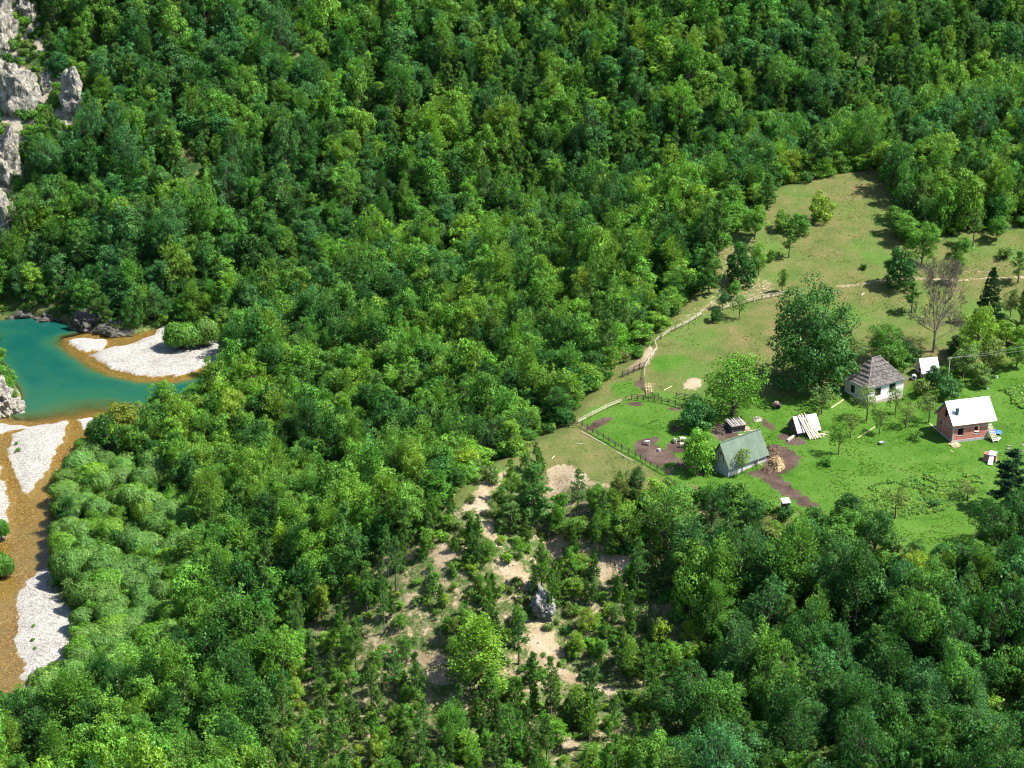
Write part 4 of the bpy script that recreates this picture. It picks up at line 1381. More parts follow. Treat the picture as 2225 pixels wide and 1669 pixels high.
def sow(n, polys, invert=()):
    """random standing places inside areas of the ground"""
    out = []
    for P in polys:
        lo, hi = P.min(0), np.minimum(P.max(0), [190, 900])
        a = (hi[0] - lo[0]) * (hi[1] - lo[1])
        x = NR.uniform(lo[0], hi[0], n)
        y = NR.uniform(lo[1], hi[1], n)
        k = sd_poly(x, y, P) < 0
        for Q in invert:
            k &= sd_poly(x, y, Q) > .3
        out.append(np.stack([x[k], y[k], ground_v(x[k], y[k])], 1))
    p = np.concatenate(out)
    u, v, f = project(p[:, 0], p[:, 1], p[:, 2])
    return p[(u > -60) & (u < 2290) & (v > 0) & (v < 1700)]


gp = sow(42000, [LUSH[0]], MUD)
dn = fbm(gp[:, 0], gp[:, 1], 6, 33)
gp = gp[(dn > .06) | (NR.rand(len(gp)) < .10)]
scatter('grass', 'rough tufts of fresh green grass on the farm lawn', 'grass', TUFT, gp, np.stack([0 * gp[:, 0], 0 * gp[:, 0], NR.uniform(0, 6.28, len(gp))], 1),
        np.repeat(NR.uniform(.3, .75, len(gp))[:, None], 3, 1), [jitter(RNG.choice([(.082, .19, .022), (.07, .17, .018), (.115, .20, .03)]), .15) for _ in gp])
gp = sow(30000, [FARM], [LUSH[0], WOODR] + SOIL)
gp = gp[(fbm(gp[:, 0], gp[:, 1], 8, 35) > .03)]
p2 = np.concatenate([sow(26000, [PINES], SOIL), sow(5000, [PINES])])
gp = np.concatenate([gp, p2[fbm(p2[:, 0], p2[:, 1], 5, 36) > -.08]])
scatter('dry_grass', 'thin dry grass tufts on the upper meadow and pine slope', 'grass', TUFT, gp, np.stack([0 * gp[:, 0], 0 * gp[:, 0], NR.uniform(0, 6.28, len(gp))], 1),
        np.repeat(NR.uniform(.3, .8, len(gp))[:, None], 3, 1), [jitter(RNG.choice([(.11, .125, .04), (.085, .12, .03), (.17, .15, .065)]), .15) for _ in gp])
gp = sow(4200, PATCH)
gp = gp[(fbm(gp[:, 0], gp[:, 1], 5, 37) > -.06) & (np.max([-sd_poly(gp[:, 0], gp[:, 1], Q) for Q in PATCH], 0) > 3.5 * (fbm(gp[:, 0], gp[:, 1], 4, 39) + .5))]
scatter('garden_plants', 'leafy vegetable rows and weeds growing in the garden patches', 'plants', HERB, gp, np.stack([0 * gp[:, 0], 0 * gp[:, 0], NR.uniform(0, 6.28, len(gp))], 1),
        np.repeat(NR.uniform(.6, 1.3, len(gp))[:, None], 3, 1), [jitter(RNG.choice([(.11, .22, .035), (.08, .18, .04), (.15, .24, .04)]), .15) for _ in gp])

# ================================================================== rocks
ROCK_M, nt, out = new_mat('limestone')
pos = nd(nt, 'ShaderNodeNewGeometry').outputs['Position']
n1 = noise(nt, pos, 0.45, 6, 0.65)
n2 = noise(nt, pos, 2.2, 5, 0.7)
vo = nd(nt, 'ShaderNodeTexVoronoi', feature='DISTANCE_TO_EDGE', Scale=0.55)
lk(nt, pos, vo.inputs['Vector'])
c = ramp(nt, n1, [(0.3, (0.12, 0.11, 0.09)), (0.44, (0.27, 0.245, 0.20)), (0.58, (0.38, 0.34, 0.265)), (0.70, (0.38, 0.30, 0.185))])
c = mix_col(nt, 1.0, c, ramp(nt, n2, [(0.3, 0.55), (0.55, 1.0), (0.75, 1.2)]), 'MULTIPLY')
stm = nd(nt, 'ShaderNodeMapping')
stm.inputs['Scale'].default_value = (1.0, 1.0, 0.18)
lk(nt, pos, stm.inputs['Vector'])
c = mix_col(nt, 1.0, c, ramp(nt, noise(nt, stm.outputs[0], 0.9, 4, 0.6), [(0.38, (0.42, 0.43, 0.45)), (0.56, (0.95, 0.97, 1.0))]), 'MULTIPLY')
c = mix_col(nt, ramp(nt, vo.outputs[0], [(0.0, 0.55), (0.06, 0.0)]), c, (0.05, 0.045, 0.04))
b = nd(nt, 'ShaderNodeBsdfPrincipled', Roughness=0.95)
lk(nt, c, b.inputs['Base Color'])
bp = nd(nt, 'ShaderNodeBump', Strength=0.9, Distance=0.5)
lk(nt, math_n(nt, 'ADD', n2, math_n(nt, 'MULTIPLY', vo.outputs[0], 1.2)), bp.inputs['Height'])
lk(nt, bp.outputs[0], b.inputs['Normal'])
lk(nt, b.outputs[0], out.inputs[0])

ROCK_D = plain_mat('mossy_rock_painted_shade', [(.018, .026, .012), (.042, .042, .034), (.075, .07, .06), (.10, .092, .08)], .8, .95, bump=.8)  # mossy river cliff rock, the shade of overhanging trees put into its dark colour
ROCK_G = plain_mat('grey_boulder_rock', [(.05, .05, .046), (.12, .116, .11), (.19, .183, .17), (.23, .2, .14)], 1.1, .95, bump=.9)
import bmesh
from mathutils import noise as mnoise


def rock_mesh(name, seed, size, sub=4, rough=.34, facets=14, taper=0.0):
    bm = bmesh.new()
    bmesh.ops.create_icosphere(bm, subdivisions=sub, radius=1.0)
    rs = np.random.RandomState(seed)
    pl = unit(facets, rs)
    of = rs.uniform(.55, .92, facets)
    sx, sy, sz = [k * .5 for k in size]
    for v in bm.verts:
        p = np.array(v.co)
        for q, o in zip(pl, of):           # chop flat faces
            e = p @ q - o
            if e > 0:
                p = p - q * e * .9
        g = max(size)
        w = Vector((p[0] * size[0] / g, p[1] * size[1] / g, p[2] * size[2] / g)) * 1.5
        k = 1 + rough * mnoise.fractal(w * 1.9 + Vector((seed, 0, 0)), 1.0, 2.0, 5)
        k -= .09 * abs(mnoise.noise(Vector((w.x * 1.5, w.y * 1.5, w.z * 6 + seed))))
        p = p * k
        tz = 1 - taper * max(0, -p[2])
        v.co = (p[0] * sx * tz, p[1] * sy * tz, p[2] * sz)
    me = bpy.data.meshes.new(name)
    bm.to_mesh(me)
    bm.free()
    me.materials.append(ROCK_M)
    return me


def rock(name, label, u, v, wpx, hpx, seed, deep=.8, sink=.35, cat='rock', sub=4, taper=0.0, rz=0, tilt=0, rough=.34, mat=None):
    p = hit(u, v)
    W, H = px_size(p, wpx, hpx)
    o = mesh_obj(name, rock_mesh(name, seed, (W, W * deep, H), sub, rough, taper=taper))
    o.location = (p[0], p[1] + W * .15, p[2] + H * (.5 - sink))
    o.rotation_euler = (tilt, 0, rz)
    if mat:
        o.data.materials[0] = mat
    return tag(o, label, cat)


rock('rock_outcrop', 'pale limestone crag cut by the top left corner', 5, 110, 85, 190, 1, sub=5)
rock('rock_outcrop', 'largest cracked limestone cliff near the top left corner', 38, 245, 96, 230, 2, sub=5, rough=.42)
rock('rock_outcrop', 'tall narrow grey rock right of the large limestone cliff', 158, 255, 66, 140, 3)
rock('rock_outcrop', 'small shaded rock between the cliff and the narrow rock', 100, 200, 38, 62, 4)
rock('rock_outcrop', 'pale rock face on the left edge below the limestone cliff', 8, 395, 84, 170, 5, sub=5)
rock('rock_outcrop', 'light strip of rock on the left edge above the pool', 12, 505, 52, 140, 6)
rock('rock_outcrop', 'dark jagged rock high on the left slope', 62, 45, 46, 80, 7)
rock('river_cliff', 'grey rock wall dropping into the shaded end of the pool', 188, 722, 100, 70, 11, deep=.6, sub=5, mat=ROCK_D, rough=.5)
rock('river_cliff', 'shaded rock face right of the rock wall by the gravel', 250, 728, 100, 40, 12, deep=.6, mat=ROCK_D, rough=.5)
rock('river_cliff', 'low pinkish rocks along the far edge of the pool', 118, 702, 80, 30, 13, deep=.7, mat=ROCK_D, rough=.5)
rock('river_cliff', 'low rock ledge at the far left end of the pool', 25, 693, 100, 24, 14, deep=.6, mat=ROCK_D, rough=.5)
rock('river_cliff', 'rocky bank with shrubs on the left edge of the pool', -2, 895, 70, 130, 15, deep=1.2, sub=5)
rock('river_cliff', 'ledge of broken rock at the waterline of the left bank', 22, 900, 76, 50, 16, deep=.9)
rock('river_stone', 'single stone breaking the water surface of the pool', 27, 706, 20, 13, 17, cat='stone', sub=3)
rock('river_stone', 'submerged mossy stone off the left bank tip', 80, 880, 26, 12, 18, cat='stone', sub=3, sink=.5)
rock('boulder', 'grey overhanging boulder on the sandy pine slope', 1180, 1348, 66, 84, 21, sub=5, taper=.55, sink=.16, cat='boulder', mat=ROCK_G, rough=.45)
rock('boulder', 'dark rock just above the overhanging boulder', 1160, 1288, 36, 34, 22, cat='boulder', mat=ROCK_G)
rock('boulder', 'small grey rock left on the pine slope', 855, 1322, 28, 24, 23, cat='boulder')
rock('boulder', 'pale rock in the gully below the outhouse', 1762, 1165, 26, 46, 24, cat='boulder')

# pebbles on the gravel bars
PEB, nt, out = new_mat('pebble')
c = attr(nt, 'tint', 'INSTANCER').outputs['Color']
b = nd(nt, 'ShaderNodeBsdfPrincipled', Roughness=0.9)
lk(nt, c, b.inputs['Base Color'])
lk(nt, b.outputs[0], out.inputs[0])
pm = []
for k in range(3):
    me = rock_mesh('pebble%d' % k, 40 + k, (1, .8, .55), 1, .25, 6)
    me.materials.clear()
    me.materials.append(PEB)
    pm.append(me)
gp = sow(5200, BARS)
gp = gp[gp[:, 2] > -.25]
scatter('pebbles', 'white river pebbles strewn over the gravel bars', 'pebbles', pm, gp, np.stack([0 * gp[:, 0], 0 * gp[:, 0], NR.uniform(0, 6.28, len(gp))], 1),
        np.repeat((NR.uniform(.08, .22, len(gp)) + (NR.rand(len(gp)) < .03) * .3)[:, None], 3, 1), [(lambda k: (k, k * .97, k * .92))(NR.uniform(.20, .42)) for _ in gp])

# ================================================================== farm
class MB:
    def __init__(self):
        self.V, self.F, self.T = [], [], []

    def add(self, V, F, tone=1.0):
        o = len(self.V)
        self.V += [tuple(v) for v in V]
        for f in F:
            self.F.append([i + o for i in f])
            self.T.append(tone)
        return self

    def box(self, x0, x1, y0, y1, z0, z1, tone=1.0):
        V = [(x, y, z) for z in (z0, z1) for y in (y0, y1) for x in (x0, x1)]
        return self.add(V, [(0, 2, 3, 1), (4, 5, 7, 6), (0, 1, 5, 4), (2, 6, 7, 3), (0, 4, 6, 2), (1, 3, 7, 5)], tone)

    def beam(self, p, q, w, h, tone=1.0, up=(0, 0, 1)):
        p, q = Vector(p), Vector(q)
        d = (q - p).normalized()
        u = Vector(up)
        s = d.cross(u)
        if s.length < 1e-4:
            s = d.cross(Vector((1, 0, 0)))
        s.normalize()
        u = s.cross(d)
        V = []
        for a in (p, q):
            for i, j in ((-1, -1), (1, -1), (1, 1), (-1, 1)):
                V.append(a + s * (w * .5 * i) + u * (h * .5 * j))
        return self.add(V, [(0, 3, 2, 1), (4, 5, 6, 7), (0, 1, 5, 4), (1, 2, 6, 5), (2, 3, 7, 6), (3, 0, 4, 7)], tone)

    def tube(self, p, q, r0, r1=None, n=7, tone=1.0):
        V, F = tubes([(p, q, r0, r0 if r1 is None else r1)], n)
        F = [tuple(f) for f in F] + [tuple(range(n))[::-1], tuple(range(n, 2 * n))]
        return self.add(V, F, tone)

    def prism(self, poly, y0, y1, tone=1.0):
        """polygon in x,z pushed along y"""
        n = len(poly)
        V = [(x, y0, z) for x, z in poly] + [(x, y1, z) for x, z in poly]
        F = [tuple(range(n)), tuple(range(2 * n - 1, n - 1, -1))] + [(i, i + n, (i + 1) % n + n, (i + 1) % n) for i in range(n)]
        return self.add(V, F, tone)

    def slab(self, quad, t, tone=1.0):
        """four corners thickened downwards along their normal"""
        a = [Vector(p) for p in quad]
        nrm = (a[1] - a[0]).cross(a[3] - a[0]).normalized()
        V = a + [p - nrm * t for p in a]
        return self.add(V, [(0, 1, 2, 3), (7, 6, 5, 4), (0, 4, 5, 1), (1, 5, 6, 2), (2, 6, 7, 3), (3, 7, 4, 0)], tone)

    def wall(self, w, z0, z1, openings, y0, y1):
        """wall along x with real openings (x0, x1, z0, z1)"""
        X = sorted({0, w} | {k for o in openings for k in o[:2]})
        Z = sorted({z0, z1} | {k for o in openings for k in o[2:]})
        for i in range(len(X) - 1):
            for j in range(len(Z) - 1):
                cx, cz = (X[i] + X[i + 1]) / 2, (Z[j] + Z[j + 1]) / 2
                if any(o[0] < cx < o[1] and o[2] < cz < o[3] for o in openings):
                    continue
                self.box(X[i], X[i + 1], y0, y1, Z[j], Z[j + 1])
        return self

    def rotz90(self):
        self.V = [(-y, x, z) for x, y, z in self.V]
        return self

    def build(self, name, mat, parent=None, smooth_f=False, bevel=0):
        me = bpy.data.meshes.new(name)
        me.from_pydata(self.V, [], self.F)
        me.materials.append(mat)
        at = me.attributes.new('tone', 'FLOAT', 'FACE')
        at.data.foreach_set('value', np.array(self.T, np.float32))
        bm = bmesh.new()
        bm.from_mesh(me)
        bmesh.ops.recalc_face_normals(bm, faces=bm.faces)
        bm.to_mesh(me)
        bm.free()
        return mesh_obj(name, me, parent)


def toned(name, cols, scale=2.0, rough=.85, stretch=None, metallic=0.0, spec=.25, bump=.25):
    """plain procedural material whose colour each board or sheet scales by its own tone"""
    m = plain_mat(name, cols, scale, rough, stretch, bump, spec)
    nt = m.node_tree
    b = [n for n in nt.nodes if n.type == 'BSDF_PRINCIPLED'][0]
    src = b.inputs['Base Color'].links[0].from_socket
    t = attr(nt, 'tone').outputs['Fac']
    cc = nd(nt, 'ShaderNodeCombineColor')
    for i in range(3):
        lk(nt, t, cc.inputs[i])
    lk(nt, mix_col(nt, 1.0, src, cc.outputs[0], 'MULTIPLY'), b.inputs['Base Color'])
    b.inputs['Metallic'].default_value = metallic
    return m


WOOD_PALE = toned('weathered_pale_wood', [(.34, .28, .20), (.50, .43, .33)], 3)
WOOD_NEW = toned('fresh_yellow_wood', [(.48, .36, .20), (.62, .49, .30)], 3)
WOOD_GREY = toned('grey_shingle_wood', [(.062, .053, .048), (.115, .102, .094), (.17, .155, .142)], 1.5)
WOOD_DARK = toned('dark_old_wood', [(.045, .035, .028), (.10, .08, .062)], 3)
PLASTER = plain_mat('white_plaster', [(.42, .41, .38), (.52, .51, .48), (.58, .57, .54)], .8)
CONC = plain_mat('concrete', [(.25, .24, .22), (.36, .345, .32)], 2)
STONE = plain_mat('rubble_stone', [(.20, .17, .14), (.40, .34, .27)], 3)
BLOCK_M, nt, out = new_mat('grey_block_wall')
tc = nd(nt, 'ShaderNodeTexCoord').outputs['Object']
nn = noise(nt, tc, 1.4, 5, .6)
c = ramp(nt, nn, [(.3, (.24, .235, .23)), (.7, (.38, .37, .36))])
b = nd(nt, 'ShaderNodeBsdfPrincipled', Roughness=.95)
lk(nt, c, b.inputs['Base Color'])
lk(nt, b.outputs[0], out.inputs[0])
WHITE_TIN = toned('white_sheet_metal', [(.50, .51, .52), (.60, .61, .62)], .6, .45, spec=.5, bump=0)
GREEN_TIN = toned('green_sheet_metal', [(.058, .090, .058), (.080, .115, .078)], .7, .55, spec=.4, bump=0)
RUST_TIN = toned('rusty_sheet_metal', [(.55, .53, .50), (.50, .46, .42), (.26, .12, .055)], 1.0, .7)
TEAL = plain_mat('teal_flashing', [(.02, .07, .075), (.03, .09, .095)], 2, .6)
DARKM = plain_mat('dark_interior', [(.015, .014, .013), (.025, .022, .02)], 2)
REDW = plain_mat('red_door_paint', [(.10, .018, .015), (.16, .03, .022)], 3)
BLUE_T = plain_mat('blue_tarpaulin', [(.03, .09, .42), (.06, .16, .60)], 2, .5)
WHITE_T = plain_mat('white_tarpaulin', [(.68, .66, .67), (.80, .79, .79)], 2, .5)
TURQ = plain_mat('turquoise_tarpaulin', [(.08, .42, .48), (.14, .55, .60)], 2, .5)
STRAW = plain_mat('straw', [(.11, .075, .04), (.24, .17, .085), (.34, .26, .14)], 4)
DUNG = plain_mat('dung', [(.045, .03, .02), (.10, .065, .04)], 3)
METAL = plain_mat('grey_metal', [(.22, .22, .22), (.32, .32, .32)], 3, .5)
WOOL = plain_mat('sheep_wool', [(.42, .38, .32), (.62, .58, .50)], 9, 1.0)
SHEEPF = plain_mat('sheep_face', [(.03, .025, .02), (.07, .06, .05)], 9, .9)

BRICK_M, nt, out = new_mat('red_hollow_brick')
tc = nd(nt, 'ShaderNodeTexCoord').outputs['Object']
sx = nd(nt, 'ShaderNodeSeparateXYZ')
lk(nt, tc, sx.inputs[0])
cb_ = nd(nt, 'ShaderNodeCombineXYZ')
lk(nt, math_n(nt, 'ADD', sx.outputs[0], sx.outputs[1]), cb_.inputs[0])
lk(nt, sx.outputs[2], cb_.inputs[1])
br = nd(nt, 'ShaderNodeTexBrick')
lk(nt, cb_.outputs[0], br.inputs['Vector'])
br.inputs['Scale'].default_value = 1.0
br.inputs['Brick Width'].default_value = .30
br.inputs['Row Height'].default_value = .21
br.inputs['Mortar Size'].default_value = .018
br.inputs['Color1'].default_value = (.42, .085, .046, 1)
br.inputs['Color2'].default_value = (.33, .070, .042, 1)
br.inputs['Mortar'].default_value = (.30, .24, .21, 1)
sp1 = noise(nt, cb_.outputs[0], 2.6, 3, .6)
c = mix_col(nt, ramp(nt, sp1, [(.61, 0.0), (.65, .75)]), br.outputs[0], (.50, .42, .38))
c = mix_col(nt, 1.0, c, ramp(nt, noise(nt, cb_.outputs[0], .7, 3, .5), [(.3, .9), (.7, 1.15)]), 'MULTIPLY')
b = nd(nt, 'ShaderNodeBsdfPrincipled', Roughness=.9)
lk(nt, c, b.inputs['Base Color'])
lk(nt, b.outputs[0], out.inputs[0])


def at_corner(u, v, phi):
    p = hit(u, v)
    return (float(p[0]), float(p[1]), float(p[2])), math.radians(phi)


def window_parts(root, x0, x1, z0, z1, y, pane_mat, frame_mat, name='window', xf=None):
    f = MB()
    t = .07
    f.box(x0, x1, y, y + .08, z0, z0 + t).box(x0, x1, y, y + .08, z1 - t, z1).box(x0, x0 + t, y, y + .08, z0 + t, z1 - t).box(x1 - t, x1, y, y + .08, z0 + t, z1 - t)
    f.box((x0 + x1) / 2 - .03, (x0 + x1) / 2 + .03, y, y + .08, z0 + t, z1 - t)
    p = MB().box(x0 + t, x1 - t, y + .03, y + .05, z0 + t, z1 - t)
    if xf:
        f, p = xf(f), xf(p)
    w = f.build(name, frame_mat, root)
    p.build('pane', pane_mat, w)
    return w


GLASS = plain_mat('dark_window_glass', [(.012, .014, .016), (.02, .022, .025)], 1, .15, spec=.5, bump=0)

# ---- brick house -------------------------------------------------------------
loc, rz = at_corner(2068.5, 963, 17)
R = empty('brick_house', loc, rz)
tag(R, 'unfinished two-storey red brick house with white metal roof', 'house')
L, D, EZ, RZ = 8.3, 6.9, 4.75, 8.1
MB().box(-.08, L + .08, -.08, D + .08, -1.6, .55).build('plinth', CONC, R)
W1, W2 = (1.15, 2.5, 1.55, 3.15), (5.1, 6.45, 1.55, 3.15)
MB().wall(L, .55, EZ - .2, [W1, W2], 0, .25).build('front_wall', BRICK_M, R)
bw = MB().wall(L, .55, EZ - .2, [], D - .25, D)
bw.build('back_wall', BRICK_M, R)
g = MB().wall(D - .5, .55, EZ - .2, [(4.6, 5.3, 2.4, 3.3)], -.25, 0)
g.V = [(y + .25, x + .25, z) for x, y, z in g.V]
gl_ = g.build('gable_wall', BRICK_M, R)
g = MB().wall(D - .5, .55, EZ - .2, [(2.2, 3.2, .56, 2.6)], -.25, 0)
g.V = [(L + y, x + .25, z) for x, y, z in g.V]
g.build('gable_wall', BRICK_M, R)
hw = D / 2
sl = (RZ - .25 - (EZ - .2)) / hw
zb = EZ - .2


def tri(side_x, opening=True):
    m = MB()
    a, bq = hw - .62, hw + .55
    zt = zb + 1.75
    pl = [(0, zb), (a, zb), (a, zb + a * sl)]
    m.prism(pl, 0, .25)
    m.prism([(bq, zb), (D, zb), (bq, zb + (D - bq) * sl)], 0, .25)
    m.prism([(a, zb), (bq, zb), (bq, zb + .18), (a, zb + .18)], 0, .25)
    m.prism([(a, zt), (bq, zt), (bq, zb + (D - bq) * sl), (hw, zb + hw * sl), (a, zb + a * sl)], 0, .25)
    m.V = [(y + side_x, x, z) for x, y, z in m.V]
    return m


tri(0).build('gable_top', BRICK_M, R)
tri(L - .25).build('gable_top', BRICK_M, R)
for (x, y) in ((0, 0), (L, 0), (0, D), (L, D)):
    MB().box(x - .012 if x == 0 else x - .27, x + .27 if x == 0 else x + .012, y - .012 if y == 0 else y - .27, y + .27 if y == 0 else y + .012, .55, zb - .004).build('corner_column', CONC, R)
MB().box(.27, L - .27, -.01, .2, 3.15, 3.38).build('ring_beam', CONC, R)
MB().box(-.01, .2, .27, D - .27, 3.15, 3.38).build('ring_beam', CONC, R)
MB().box(-.011, .2, 4.05, 4.3, .551, 3.149).build('wall_column', CONC, R)
MB().box(.25, L - .25, .25, D - .25, 3.1, 3.3).build('floor_slab', CONC, R)
for a, bq in ((W1, 'window_sill'), (W2, 'window_sill')):
    MB().box(a[0] - .08, a[1] + .08, -.05, .2, a[2] - .07, a[2] + .002).build(bq, CONC, R)
# roof sheets
x0, x1 = -.45, L + 1.75
ov = .55
ns = 9
for side in (0, 1):
    for k in range(ns):
        a, bq = x0 + (x1 - x0) * k / ns, x0 + (x1 - x0) * (k + 1) / ns - .03
        ye, yr = (-ov, hw) if side == 0 else (D + ov, hw)
        ze = zb + .1 - ov * sl
        q = [(a, ye, ze), (bq, ye, ze), (bq, yr, RZ), (a, yr, RZ)]
        if side:
            q = [q[1], q[0], q[3], q[2]]
        m = MB().slab(q, .05, RNG.uniform(.80, 1.05))
        m.beam(((a + .02), ye, ze + .03), ((a + .02), yr, RZ + .03), .05, .05)
        m.build('roof_sheet', WHITE_TIN, R)
MB().beam((x0, hw, RZ + .04), (x1, hw, RZ + .04), .35, .06).build('ridge_cap', WHITE_TIN, R)
for ye in (-ov + .1, D + ov - .1):
    MB().beam((x0 + .1, ye, zb - .08 - (ov - .1) * sl), (x1 - .1, ye, zb - .08 - (ov - .1) * sl), .12, .14).build('eave_beam', WOOD_NEW, R)
MB().beam((x0 + .03, -ov, ze - .10), (x0 + .03, hw, RZ - .16), .05, .18).build('barge_board', TEAL, R)
MB().beam((x0 + .03, D + ov, ze - .10), (x0 + .03, hw, RZ - .16), .05, .18).build('barge_board', TEAL, R)
ch = MB().box(1.05, 1.6, 1.0, 1.5, 5.4, 7.35).build('chimney', TEAL, R)
MB().box(.98, 1.67, .93, 1.57, 7.35, 7.5).build('chimney_cap', WHITE_TIN, ch)
MB().tube((L + 1.55, -.3, -.4), (L + 1.55, -.3, ze + .05), .05, n=6).build('porch_post', METAL, R)
st = empty('staircase', (0, 0, 0))
st.parent = R
st.name = 'staircase'
for k in range(10):
    zt = .35 + k * .27
    MB().box(L + .15, L + 1.35, -2.2 + k * .34, -2.2 + k * .34 + .38, zt - .09, zt, RNG.uniform(.85, 1.1)).build('stair_tread', WOOD_PALE, st)
for xx in (L + .13, L + 1.37):
    MB().beam((xx, -2.4, .0), (xx, 1.3, 2.85), .08, .24).build('stringer', WOOD_PALE, st)
# things round it
def lying(name, label, cat, a, b, w, h, mat, lift=.06):
    p, q = hit(*a), hit(*b)
    p[2] = ground(p[0], p[1]) + lift
    q[2] = ground(q[0], q[1]) + lift
    c0 = (p + q) / 2
    o = MB().beam(Vector(p - c0), Vector(q - c0), w, h, RNG.uniform(.85, 1.1)).build(name, mat)
    o.location = c0
    return tag(o, label, cat)


def heap(name, label, cat, u, v, wpx, hpx, hgt, mat, seed, n=40, stick=(.3, .9)):
    """loose pile: a rough mound with separate pieces sticking out"""
    p = hit(u, v)
    W, _ = px_size(p, wpx, 1)
    f = project(*p)[2]
    Dp = hpx * f / FPX / .39
    rs = np.random.RandomState(seed)
    m = MB()
    N, M = 22, 9
    V, F = [], []
    for j in range(M):
        t = j / (M - 1)
        for i in range(N):
            a = 6.2832 * i / N
            r = (1 - t) * (1 + .22 * mnoise.noise(Vector((math.cos(a) * 1.3, math.sin(a) * 1.3, seed))))
            x, y = math.cos(a) * r * W / 2, math.sin(a) * r * Dp / 2
            z = hgt * (1 - (1 - t) ** 2) * (1 + .35 * mnoise.noise(Vector((x * 1.1, y * 1.1, seed + 5.)))) - .12
            V.append((x, y, z + ground(p[0] + x, p[1] + y) - p[2]))
    for j in range(M - 1):
        for i in range(N):
            F.append((j * N + i, j * N + (i + 1) % N, (j + 1) * N + (i + 1) % N, (j + 1) * N + i))
    m.add(V, F)
    for _ in range(n):
        a, r = rs.uniform(0, 6.28), math.sqrt(rs.uniform(0, .9))
        x, y = math.cos(a) * r * W / 2, math.sin(a) * r * Dp / 2
        z = hgt * (1 - r * r) + .05 + ground(p[0] + x, p[1] + y) - p[2]
        d = Vector(rs.normal(size=3))
        d.z *= .35
        d.normalize()
        ln = rs.uniform(*stick)
        m.beam(Vector((x, y, z)) - d * ln / 2, Vector((x, y, z)) + d * ln / 2, .10, .06, rs.uniform(.8, 1.2))
    o = m.build(name, mat)
    o.location = p
    return tag(o, label, cat)


def cloth(name, label, cat, u, v, wpx, dpx, hgt, mat, seed, rz=0.0, parent=None, off=(0, 0, 0)):
    if parent is None:
        p = hit(u, v)
        W, _ = px_size(p, wpx, 1)
        Dp = dpx * project(*p)[2] / FPX / .39
    else:
        p, W, Dp = off, wpx, dpx
    N = 14
    V, F = [], []
    for j in range(N):
        for i in range(N):
            x, y = (i / (N - 1) - .5), (j / (N - 1) - .5)
            k = mnoise.fractal(Vector((x * 4 + seed, y * 4, 0)), 1.0, 2.0, 3)
            e = 1 + .22 * mnoise.noise(Vector((x * 2, y * 2, seed * 3.)))
            V.append((x * W * e, y * Dp * e, hgt * (.35 + .5 * k + .3 * (1 - 4 * (x * x + y * y))) + .06))
    for j in range(N - 1):
        for i in range(N - 1):
            F.append((j * N + i, j * N + i + 1, (j + 1) * N + i + 1, (j + 1) * N + i))
    o = MB().add(V, F).build(name, mat, parent)
    s = o.modifiers.new('thickness', 'SOLIDIFY')
    s.thickness = .02
    o.location = p
    o.rotation_euler = (0, 0, rz)
    for pl in o.data.polygons:
        pl.use_smooth = True
    return tag(o, label, cat) if parent is None else o


cloth('tarpaulin', 'crumpled bright blue tarpaulin beside the house staircase', 'tarpaulin', 2164, 940, 24, 9, .5, BLUE_T, 3, -.4)
cloth('board_sheet', 'white sheet lying on the grass below the blue tarpaulin', 'sheet', 2168.5, 954, 8, 8, .15, WHITE_T, 5, -.6)
heap('rubble_pile', 'heap of pale rubble and broken boards at the brick house corner', 'rubble', 2075, 968, 24, 10, .5, WOOD_NEW, 8, 46, (.4, 1.1))
lying('plank', 'long pale plank on the grass left of the brick house', 'plank', (2020.5, 921.5), (2040, 938), .28, .08, WOOD_NEW)
lying('plank', 'thin pale lath on the grass below the rubble heap', 'plank', (2064, 979), (2071, 983), .14, .06, WOOD_NEW)
# brick pallet under tarp
p = hit(2151, 1000)
PR = empty('brick_pallet', p, math.radians(-22))
tag(PR, 'stack of red bricks half covered by white and turquoise tarpaulin', 'brick stack')
MB().box(-1.3, 1.3, -.9, .9, -.2, .12).build('pallet', WOOD_PALE, PR)
for k in range(4):
    for j in range(5):
        for r_ in range(4):
            MB().box(-1.25 + k * .63, -1.25 + k * .63 + .6, -.85 + j * .34, -.85 + j * .34 + .32, .12 + r_ * .36, .12 + r_ * .36 + .34).build('brick', BRICK_M, PR)
cloth('tarpaulin_cover', '', '', 0, 0, 1.5, 2.3, .4, WHITE_T, 7, .1, PR, (.35, -.05, 1.5))
cloth('tarpaulin_cover', '', '', 0, 0, 1.6, 1.0, .4, TURQ, 9, .5, PR, (.45, .65, 1.45))
d = MB().slab([(-.1, -2.6, .1), (.9, -2.5, .1), (.85, -.93, 1.6), (.0, -.93, 1.6)], .03)
d.build('tarpaulin_cover', WHITE_T, PR)
# foundation remains
p = hit(2208, 975)
FR = empty('foundation_remains', p, .2)
tag(FR, 'low ruined stone footing in the grass at the right edge', 'ruin')
rs = np.random.RandomState(4)
for k in range(15):
    a = [(-2.2 + k * .5, -1.2), (-2.2 + (k - 7) * .2, -1.2 + (k - 7) * .45), (1.9, -2.2 + (k - 7) * .5)][k % 3]
    o = mesh_obj('stone', rock_mesh('footing_stone', 60 + k, (rs.uniform(.5, 1.1), rs.uniform(.5, .8), rs.uniform(.3, .5)), 2, .2, 7), FR)
    x, y = a[0] + rs.uniform(-.3, .3), a[1] + rs.uniform(-.3, .3)
    o.location = (x, y, ground(p[0] + x, p[1] + y) - p[2] + .1)

